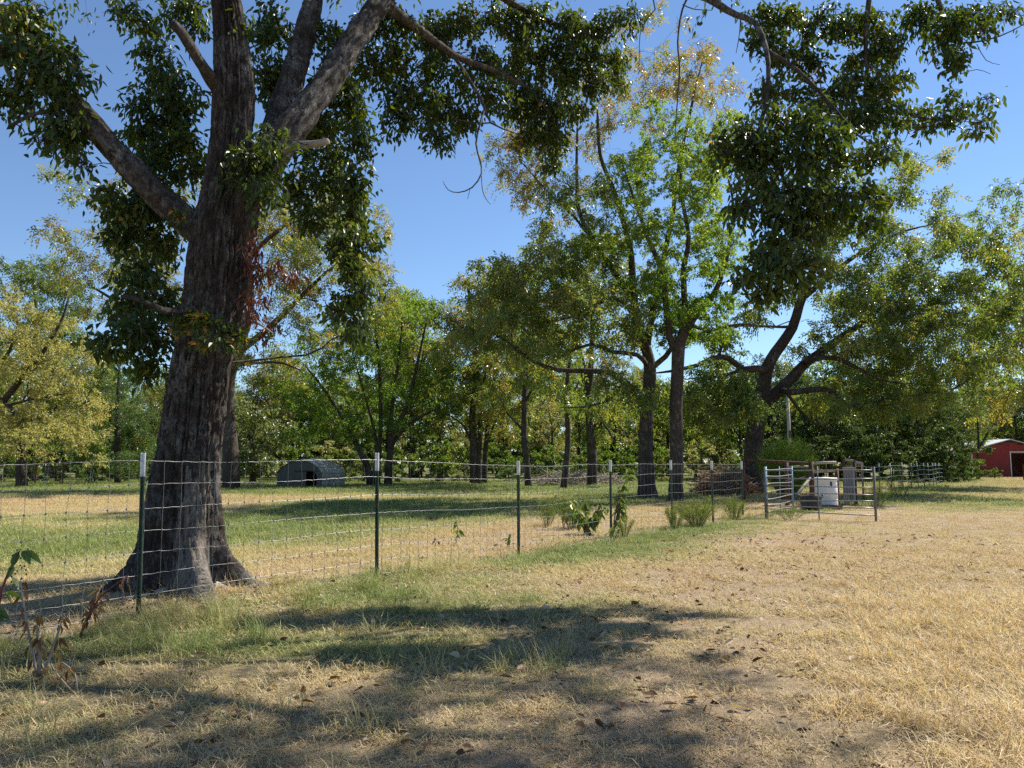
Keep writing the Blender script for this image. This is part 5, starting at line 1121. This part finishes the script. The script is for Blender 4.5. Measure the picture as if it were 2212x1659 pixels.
for px in (2073, 2079):
    b = MB(); xx = (px - 2073) / F * 57; b.tube([[xx, 0, -.1], [xx, 0, 1.35]], .07, 8); b.build('post', M['rust'], gpst)
for zz in (.3, .6, .9, 1.28):
    b = MB(); b.tube([[-.08, 0, zz], [-1.5, -.1, zz + .02]], .018, 6); b.build('rail', M['rust'], gpst)
rp = thing('post_and_rail', 'weathered post with pale rail at the right edge in front of the barn door', 'fence', (*xl(2207, 60), 0))
b = MB(); b.box(-.11, .11, -.11, .11, -.1, 1.25); b.build('post', M['rust'], rp)
for zz in (1.02, 1.18):
    b = MB(); b.tube([[.12, 0, zz], [2.6, .1, zz + .03]], .06, 8); b.build('rail', M['dead_wood'], rp)

# utility pole
Y = 51; up = thing('utility_pole', 'pale wooden utility pole rising behind the bright feathery bush', 'pole', (*xl(1703.5, Y), 0))
b = MB(); b.tube([[0, 0, -.3], [0, 0, 3], [0, 0, 6.0]], [.13, .12, .11], 10); b.build('pole', M['pole_wood'], up, True)
b = MB(); b.box(-.05, .05, -.19, -.11, 3.0, 3.5); b.build('meter_box', M['iron'], up)

# ------------------------------------------------------------------ brush piles
def brush_pile(label, px, Y, wx, wy, h, n, mat, leaf=None, nl=0):
    x = (px - 1106) / F * Y; root = thing('brush_pile', label, 'brush pile', (x, Y, float(gz(x, Y))), 0, 'brush piles')
    b = MB(); lv = Leaves()
    for i in range(n):
        a = R.uniform(0, 6.28); q = R.random() ** .5
        c = np.array([wx * q * math.cos(a), wy * q * math.sin(a), 0]); hh = h * (1 - q * q * .8)
        c[2] = R.uniform(0.02, hh); L_ = R.uniform(.4, 1.5); d = np.array([R.gauss(0, 1), R.gauss(0, .6), R.gauss(0, .28)]); d /= np.linalg.norm(d)
        P = [c - d * L_ / 2, c + rng.normal(size=3) * .06, c + d * L_ / 2 + np.array([0, 0, R.uniform(-.1, .15)])]
        for p_ in P: p_[2] = max(p_[2], .01)
        r0 = R.choice([.008, .012, .012, .02, .035]); b.tube(P, [r0, r0 * .8, r0 * .4], 5)
    bb = b.build('branches', M[mat], root); bb.name = 'branch_heap'; tag(bb, kind='stuff')
    b = MB()
    for i in range(7):
        a = R.uniform(0, 6.28); d = np.array([math.cos(a) * .9, math.sin(a) * .4, R.uniform(.05, .5)]); c = np.array([R.uniform(-.6, .6) * wx, R.uniform(-.5, .2) * wy, h * R.uniform(.2, .8)])
        b2 = MB(); b2.tube([c - d * .7, c + rng.normal(size=3) * .08, c + d * .9], [.05, .04, .015], 7); b2.build('bough', M['bare_wood'], root, True)
    if leaf:
        m_ = nl; a = rng.uniform(0, 6.28, m_); q = rng.random(m_) ** .5
        P = np.stack([wx * q * np.cos(a), wy * q * np.sin(a), h * .8 * (1 - q * q * .8) * rng.random(m_)], 1)
        lv.add(P, rng.normal(size=(m_, 3)), rng.normal(size=(m_, 3)), .09, .035, rng.random(m_))
        tag(obj('dead_leaves', lv.mesh('dead_leaves', M[leaf]), root), kind='stuff')
brush_pile('tangled grey brush pile with long bare boughs at the edge of the wood', 1245, 47.5, 3.0, 1.2, 1.0, 420, 'dead_wood')
brush_pile('reddish brown brush pile with dead leaves left of the leaning tree', 1562, 33.5, 1.35, 1.2, 1.35, 420, 'brush_wood', 'leaf_dead', 2600)

# ------------------------------------------------------------------ plants
def fennel(label, px, py, Y, w_, h, n, group=None, cat='bush', mat='leaf_fennel', name='fennel_bush', base=None):
    x = (px - 1106) / F * Y; z0 = float(gz(x, Y)); root = thing(name, label, cat, (x, Y, z0), 0, group)
    n = int(n * 2.2); m_ = max(8, n // 80); st = MB(); lv = Leaves()
    a = rng.uniform(0, 6.28, m_); q = rng.random(m_) ** .5
    P0 = np.stack([w_ * .25 * q * np.cos(a), w_ * .25 * q * np.sin(a), np.zeros(m_)], 1)
    hh = h * (1 - .35 * q * q) * rng.uniform(.75, 1.1, m_)
    P2 = np.stack([w_ * q * np.cos(a), w_ * q * np.sin(a), hh], 1); P1 = (P0 + P2) / 2 + np.array([0, 0, .12]) * h
    twig_mesh(st, P0, P1, P2, np.full(m_, .004 + .002 * h))
    k = n; i = rng.integers(0, m_, k); t = rng.uniform(.12, 1.0, (k, 1)) ** .7
    pos = P0[i] * (1 - t) ** 2 + 2 * P1[i] * t * (1 - t) + P2[i] * t * t + rng.normal(size=(k, 3)) * .045 * h * np.array([1, 1, .8])
    ax = unit(P2[i] - P0[i]) * .6 + rng.normal(size=(k, 3)) * .7 + np.array([0, 0, .45])
    lv.add(pos, ax, rng.normal(size=(k, 3)), .065 * h ** .6 * rng.uniform(.6, 1.3, k), .0065 * h ** .5, np.clip(.35 + .35 * pos[:, 2] / h + rng.normal(size=k) * .15, 0, 1))
    tag(st.build('stems', M['stem_green'], root), kind='stuff').name = 'stem_cluster'
    tag(obj('foliage', lv.mesh('foliage', M[mat]), root), kind='stuff')
    return root
fennel('bright yellow green feathery bush behind the corral rails', 1697, 1062, 28.3, 1.05, 2.25, 16000)
for px, Y, w_, h, n, lb in [(1500, 16.9, .55, .62, 2600, 'wispy fine green weed bush around the fifth fence post'), (1452, 16.1, .32, .50, 1000, 'thin brownish weed tuft left of the fifth fence post'), (1580, 19.2, .5, .55, 1600, 'wispy weed bush by the last fence post'), (1235, 16.2, .42, .75, 1500, 'fine dark green weed clump left of the leafy pokeweed'),
                            (1180, 17.0, .35, .6, 900, 'small feathery weed behind the third fence span'), (1345, 14.3, .25, .42, 600, 'low weed at the foot of the fourth fence post'), (1885, 24, .5, .8, 1000, 'tall pale weeds in front of the curved wire fence'), (1935, 30, .6, .9, 1000, 'weeds halfway along the curved wire fence'), (1700, 18.6, .5, .35, 1100, 'grassy weeds under the long gate panel')]:
    fennel(lb, px, 0, Y, w_, h, n, 'weeds along the fences', 'weed', 'leaf_weed', name='weed')
leaf_protos = []
def pokeweed(label, px, Y, h, nst, nleaf, ll, lean=.25, mat='leaf_poke', stem='stem_red', droop=.9, group='leafy weeds along the fence', berries=0, stems=None, z_lo=.35):
    x = (px - 1106) / F * Y; z0 = float(gz(x, Y)); root = thing('pokeweed', label, 'weed', (x, Y, z0), 0, group)
    protos = []
    for tq in (.2, .5, .85):
        Lp = Leaves(); Lp.add(np.zeros((1, 3)), np.array([[1., 0, -.1]]), np.array([[0, 0, 1.]]), 1.0, .42 if 'wither' not in mat else .30, tq); protos.append(Lp.mesh('leaf', M[mat], True))
    for s_ in range(nst):
        a = R.uniform(0, 6.28)
        if stems: top = np.array(stems[s_])
        else: top = np.array([lean * h * math.cos(a) * R.uniform(.5, 1.4), lean * h * math.sin(a), h * R.uniform(.7, 1.05)])
        m1 = top * .5 + np.array([R.uniform(-.05, .05), 0, .12 * h])
        P, r = cr([(0, 0, -.02), m1, top], [.009 * (h + .4), .007 * (h + .4), .003], .08)
        b = MB(); b.tube(P, r, 6); b.build('stem', M[stem], root, True)
        for q in range(nleaf):
            t = R.uniform(z_lo, 1); p = P[min(len(P) - 1, int(t * len(P)))]
            d = unit(np.array([R.gauss(0, 1), R.gauss(0, 1), -droop + R.gauss(0, .35)])); nn = np.array([R.gauss(0, .5), R.gauss(0, .5), 1.0])
            sd_ = unit(np.cross(nn, d)); nn = np.cross(d, sd_)
            lo = obj('leaf', R.choice(protos), root)
            m_ = Matrix((d, sd_, nn)).transposed().to_4x4()
            lo.matrix_local = Matrix.Translation(Vector(p + d * .02)) @ m_ @ Matrix.Scale(ll * R.uniform(.6, 1.25), 4)
        if s_ < berries:
            b = MB()
            for q in range(26):
                tt = q / 26; c = P[-1] + np.array([.05 * math.cos(q * 2.4), .03 * math.sin(q * 2.4), -.28 * tt])
                k_ = .009; b.add(c + k_ * np.array([(1, 0, 0), (-1, 0, 0), (0, 1, 0), (0, -1, 0), (0, 0, 1), (0, 0, -1)]), None, [(0, 2, 4), (2, 1, 4), (1, 3, 4), (3, 0, 4), (2, 0, 5), (1, 2, 5), (3, 1, 5), (0, 3, 5)])
            b.build('berries', M['berry'], root)
    return root
pokeweed('big leafy pokeweed with drooping pale leaves left of the fourth fence post', 1262, 14.9, .62, 5, 22, .20, .5)
pokeweed('tall arching pokeweed rising right of the fourth fence post', 1318, 14.4, 1.1, 3, 20, .17, .18, stems=[(.34, 0, 1.15), (.22, .05, .95), (.28, .1, .7)], z_lo=.5)
pokeweed('small leafy sprout at the foot of the fourth fence post', 1322, 13.9, .36, 2, 6, .14, .4)
pokeweed('single drooping green pokeweed shoot alone in the straw behind the fence', 986, 13.2, .42, 1, 9, .16, .06)
pokeweed('small weed with a red stem and limp green leaves left of the third fence post', 1098, 12.6, .36, 2, 6, .11, .08)
pokeweed('withered dark little shoot left of the lone green pokeweed', 941, 13.0, .2, 1, 5, .09, .1, 'leaf_dead')
pokeweed('bright leafy bush of broad leaves beside the sixth fence post', 1512, 18.4, .62, 3, 13, .15, .4)
pokeweed('dark dead pokeweed leaning behind the wood-edge fence span', 1215, 16.6, .75, 2, 12, .15, .3)
pokeweed('green pokeweed with dark berries at the left edge of the picture', 12, 5.35, .95, 2, 14, .125, .15, berries=2, z_lo=.45, stems=[(-.12, .05, .85), (.16, 0, .78)])
pokeweed('brown withered plant with shrivelled hanging leaves in front of the fence at the left', 118, 5.0, .62, 4, 15, .075, .3, 'leaf_wither', 'dead_wood', 1.6, stems=[(-.05, .02, .42), (-.22, .1, .60), (.10, .05, .40), (.02, -.03, .3)], z_lo=.15)
pokeweed('red stemmed dying plant with limp brown leaves on the wire left of the first post', 195, 6.2, .5, 3, 12, .08, .5, 'leaf_wither', 'stem_red', 1.3, stems=[(.30, .15, .46), (.10, .1, .36), (.22, .05, .30)], z_lo=.4, berries=1)
pokeweed('curled rust brown weed lying in the straw below the withered plant', 200, 4.75, .2, 2, 8, .065, .6, 'leaf_wither', 'dead_wood', .6)

# rocks at the foot of the big tree
def rock(label, px, py, r, sq=(1, .7, .5), mat='rock'):
    g = gd(px, py); n1, n2 = 14, 9; V = []
    for i in range(n2 + 1):
        ph = math.pi * i / n2
        for j_ in range(n1):
            th = 2 * math.pi * j_ / n1; d = np.array([math.sin(ph) * math.cos(th), math.sin(ph) * math.sin(th), math.cos(ph)])
            V.append(d * r * np.array(sq) * (0.75 + .5 * float(vn(d[0] * 1.6 + px, d[1] * 1.6, d[2] * 1.6 + 3, 5))))
    Q = [(i * n1 + j_, i * n1 + (j_ + 1) % n1, (i + 1) * n1 + (j_ + 1) % n1, (i + 1) * n1 + j_) for i in range(n2) for j_ in range(n1)]
    o_ = obj('rock', npmesh('rock', V, np.array(Q)[:, ::-1], M[mat])); o_.location = (g[0], g[1], float(gz(g[0], g[1])) + r * sq[2] * .5); o_.rotation_euler = (0, 0, R.uniform(0, 3))
    return tag(o_, label, 'rock', 'rocks round the foot of the huge tree')
rock('smooth grey rock resting against the foot of the huge trunk', 362, 1262, .14, (1.1, .6, .45))
rock('pale flat stone in the sunny straw right of the first fence post', 352, 1300, .11, (1, .7, .3))
rock('pale stone lying in the straw between the huge tree and the second post', 812, 1238, .09, (1.2, .8, .6), 'bare_wood')
rock('small brown stone below the smooth grey rock', 385, 1283, .07)

# ------------------------------------------------------------------ grass
def blades(n, rad, L0, L1, w0, lean0, lean1, seed):
    """curved two-piece blades in a small patch"""
    g = np.random.default_rng(seed)
    a = g.uniform(0, 6.283, n); q = g.random(n) ** .5 * rad
    p = np.stack([q * np.cos(a), q * np.sin(a), np.full(n, -.008)], 1)
    L = g.uniform(L0, L1, n); az = g.uniform(0, 6.283, n); ln = np.radians(g.uniform(lean0, lean1, n))
    d = np.stack([np.cos(az), np.sin(az), np.zeros(n)], 1); s_ = np.stack([-np.sin(az), np.cos(az), np.zeros(n)], 1)
    z = np.array([0, 0, 1.]); l2 = np.minimum(ln + np.radians(g.uniform(10, 50, n)), np.radians(100))
    m_ = p + (d * np.sin(ln)[:, None] + z * np.cos(ln)[:, None]) * (L * .5)[:, None]
    t = m_ + (d * np.sin(l2)[:, None] + z * np.cos(l2)[:, None]) * (L * .5)[:, None]
    t[:, 2] = np.maximum(t[:, 2], .004)
    w_ = (w0 * g.uniform(.7, 1.3, n))[:, None] / 2
    s_ = s_ + z * g.normal(size=(n, 1)) * .3
    V = np.stack([p - s_ * w_, p + s_ * w_, m_ + s_ * w_ * .85, m_ - s_ * w_ * .85, t], 1).reshape(-1, 3)
    i = np.arange(n) * 5
    return V, np.stack([i, i + 1, i + 2, i + 3], 1), np.stack([i + 3, i + 2, i + 4], 1), g.random(n)
def field(name, variants, P, tint, scl, vid, mat):
    """points plus a few tufts in one mesh; geometry nodes set the tufts on the points"""
    K = len(variants); V = []; Q = []; T = []; n0 = 0; tk = []; bt_q = []; bt_t = []
    for k, (v, q, t, b) in enumerate(variants):
        V.append(v); Q.append(q + n0); T.append(t + n0); n0 += len(v); tk.append(np.full(len(v), k)); bt_q.append(b); bt_t.append(b)
    tk.append(100 + vid); V.append(P); V = np.concatenate(V); tk = np.concatenate(tk).astype(np.int32); n = len(P)
    me = npmesh(name, V, [np.concatenate(Q), np.concatenate(T)], mat, {'tint': np.concatenate(bt_q + bt_t)})
    a = me.attributes.new('tk', 'INT', 'POINT'); a.data.foreach_set('value', tk)
    for nm, arr in (('itint', tint), ('scl', scl), ('rz', rng.uniform(0, 6.283, n))):
        a = me.attributes.new(nm, 'FLOAT', 'POINT'); a.data.foreach_set('value', np.concatenate([np.zeros(n0), arr]).astype(np.float32))
    o_ = obj(name, me)
    ng = bpy.data.node_groups.new(name, 'GeometryNodeTree')
    ng.interface.new_socket('Geometry', in_out='INPUT', socket_type='NodeSocketGeometry'); ng.interface.new_socket('Geometry', in_out='OUTPUT', socket_type='NodeSocketGeometry')
    N, Lk = ng.nodes, ng.links; gi, go = N.new('NodeGroupInput'), N.new('NodeGroupOutput'); jn = N.new('GeometryNodeJoinGeometry')
    def na(nm, typ):
        q = N.new('GeometryNodeInputNamedAttribute'); q.data_type = typ; q.inputs['Name'].default_value = nm; return q.outputs['Attribute']
    def sep(k):
        c = N.new('FunctionNodeCompare'); c.data_type = 'INT'; c.operation = 'EQUAL'; Lk.new(na('tk', 'INT'), c.inputs['A'] if c.inputs['A'].type == 'INT' else c.inputs[2])
        [i for i in c.inputs if i.name == 'B' and i.type == 'INT'][0].default_value = k
        s_ = N.new('GeometryNodeSeparateGeometry'); s_.domain = 'POINT'; Lk.new(gi.outputs[0], s_.inputs[0]); Lk.new(c.outputs[0], s_.inputs['Selection']); return s_.outputs[0]
    for k in range(K):
        ip = N.new('GeometryNodeInstanceOnPoints'); Lk.new(sep(100 + k), ip.inputs['Points']); Lk.new(sep(k), ip.inputs['Instance'])
        cx = N.new('ShaderNodeCombineXYZ'); Lk.new(na('rz', 'FLOAT'), cx.inputs[2]); Lk.new(cx.outputs[0], ip.inputs['Rotation']); Lk.new(na('scl', 'FLOAT'), ip.inputs['Scale'])
        Lk.new(ip.outputs[0], jn.inputs[0])
    Lk.new(jn.outputs[0], go.inputs[0])
    md = o_.modifiers.new('tufts', 'NODES'); md.node_group = ng
    return tag(o_, kind='stuff')
def scatter(n, d0, d1, power=1.0, pad=1.12):
    """points on the ground inside the wedge the place is seen in, and a little beyond"""
    u = rng.random(n); d = np.sqrt(d0 * d0 + u * (d1 * d1 - d0 * d0)); x = rng.uniform(-1, 1, n) * (d * .68 * pad + .6)
    return x, d
def clearing(x, y):
    t = np.hypot(x + 3.5, (y - 8.2)) > .55
    return t
def layer(name, bands, variants, mat, thin=None, tbias=0.0, vis=None, size=None, sd=.16):
    X, Yy, Sc = [], [], []
    for d0, d1, dens, sc in bands:
        area = 1.36 * 1.12 * (d1 * d1 - d0 * d0) / 2; n = int(area * dens)
        x, y = scatter(n, d0, d1); k = clearing(x, y)
        if thin is not None: k &= rng.random(n) < thin(x, y)
        x, y = x[k], y[k]; X.append(x); Yy.append(y); Sc.append(sc * rng.uniform(.75, 1.3, len(x)))
    x, y, s_ = np.concatenate(X), np.concatenate(Yy), np.concatenate(Sc)
    g, so = zones(x, y)
    if size is not None: s_ = s_ * size(x, y, g, so)
    P = np.stack([x, y, gz(x, y)], 1)
    print(name, len(x))
    return field(name, variants, P, np.clip(g + tbias + rng.normal(size=len(x)) * sd, 0, 1), s_, rng.integers(0, len(variants), len(x)), M[mat])
short = [blades(120, .19, .03, .13, .0042, 35, 92, 100 + i) for i in range(6)]
mid_ = [blades(110, .24, .05, .14, .0075, 20, 85, 200 + i) for i in range(5)]
farb = [blades(110, .45, .07, .17, .014, 10, 70, 300 + i) for i in range(5)]
layer('short_grass', [(2.6, 7.5, 34, 1.0), (7.5, 13, 24, 1.15)], short, 'grass', lambda x, y: np.clip(1.15 - 1.0 * zones(x, y)[1], .15, 1))
layer('meadow_grass', [(10, 17, 16, 1.0), (17, 27, 10, 1.1)], mid_, 'grass', lambda x, y: np.clip(1.1 - .85 * zones(x, y)[1], .12, 1), size=lambda x, y, g, s_: np.where(fence_s(x, y) > 0, .72, 1.0) * (.7 + .5 * g))
layer('far_grass', [(25, 40, 5, 1.0), (40, 70, 3.0, 1.15)], farb, 'grass', lambda x, y: np.clip(1.1 - .8 * zones(x, y)[1], .15, 1), size=lambda x, y, g, s_: .7 + .5 * g)
thatch = [blades(120, .20, .015, .06, .0050, 78, 95, 700 + i) for i in range(5)]
layer('straw_thatch', [(2.6, 7, 46, 1.0), (7, 13, 26, 1.25), (13, 22, 11, 1.7)], thatch, 'straw', None, .45, sd=.28)
# longer grass along the fence and in tufts
tall = [blades(55, .13, .12, .34, .0036, 12, 62, 400 + i) for i in range(5)]
def tallmask(x, y):
    s = fence_s(x, y); n = fbm(x * 1.1, y * 1.1, 0, 31)
    m_ = .75 * np.exp(-((s - .15) / .40) ** 2) + .8 * blob(x, y, 560, 1400, .9, .5) + .55 * blob(x, y, 330, 1400, 1.0, .6) + .5 * blob(x, y, 760, 1300, .9, .5) + .25 * blob(x, y, 150, 1560, 1.6, .6) + .3 * blob(x, y, 1000, 1420, .9, .6)
    m_ = m_ + .35 * blob(x, y, 1850, 1150, 1.5, .9) + .3 * blob(x, y, 1760, 1135, 2, .7)
    return np.clip(m_ * (.25 + 1.3 * np.clip(n - .35, 0, 1) * 2), 0, 1)
layer('tall_grass', [(3.2, 9, 42, .8), (9, 22, 12, 1.0)], tall, 'grass', tallmask, .10)
# golden dry grass at the lower right
gold = [blades(60, .14, .10, .28, .0040, 25, 80, 500 + i) for i in range(5)]
def goldmask(x, y):
    n = fbm(x * 1.3, y * 1.3, 0, 35)
    e = x - (1.35 + .30 * (y - 3.6)) + (n - .5) * 1.2
    return np.clip(e / .9, 0, 1) * np.clip((9.5 - y) / 3, 0.0, 1) + .35 * np.clip((x - .47 * y + .2) / 1.0, 0, 1) * np.clip((15 - y) / 5, 0, 1)
layer('golden_grass', [(2.8, 8, 60, .85), (8, 15, 16, .75)], gold, 'gold', goldmask, .42, sd=.25)
# straw stalks standing here and there
stalk = [blades(3, .05, .25, .55, .0030, 3, 25, 600 + i) for i in range(5)]
layer('grass_stalks', [(3.2, 9, 2.2, 1.0), (9, 20, .5, 1.0)], stalk, 'gold', lambda x, y: np.clip(tallmask(x, y) * 1.2 + .10, 0, 1))

# fallen leaves
n = 5200; x, y = scatter(n, 2.8, 15); so = zones(x, y)[1]; k = (rng.random(n) < .35 + .6 * so + .3 * np.exp(-((x) / 2.5) ** 2)) & (fence_s(x, y) > -1); x, y = x[k], y[k]; n = len(x)
lv = Leaves(); P = np.stack([x, y, gz(x, y) + rng.uniform(.008, .035, n)], 1); a = rng.uniform(0, 6.283, n)
lv.add(P, np.stack([np.cos(a), np.sin(a), rng.normal(size=n) * .35], 1), np.stack([rng.normal(size=n) * .5, rng.normal(size=n) * .5, np.ones(n)], 1), rng.uniform(.03, .10, n), rng.uniform(.02, .055, n), rng.random(n))
tag(obj('fallen_leaves', lv.mesh('fallen_leaves', M['litter'], True)), kind='stuff')
tot = sum(len(o_.data.polygons) * 2 for o_ in bpy.data.objects if o_.type == 'MESH')
print('approx tris', tot)
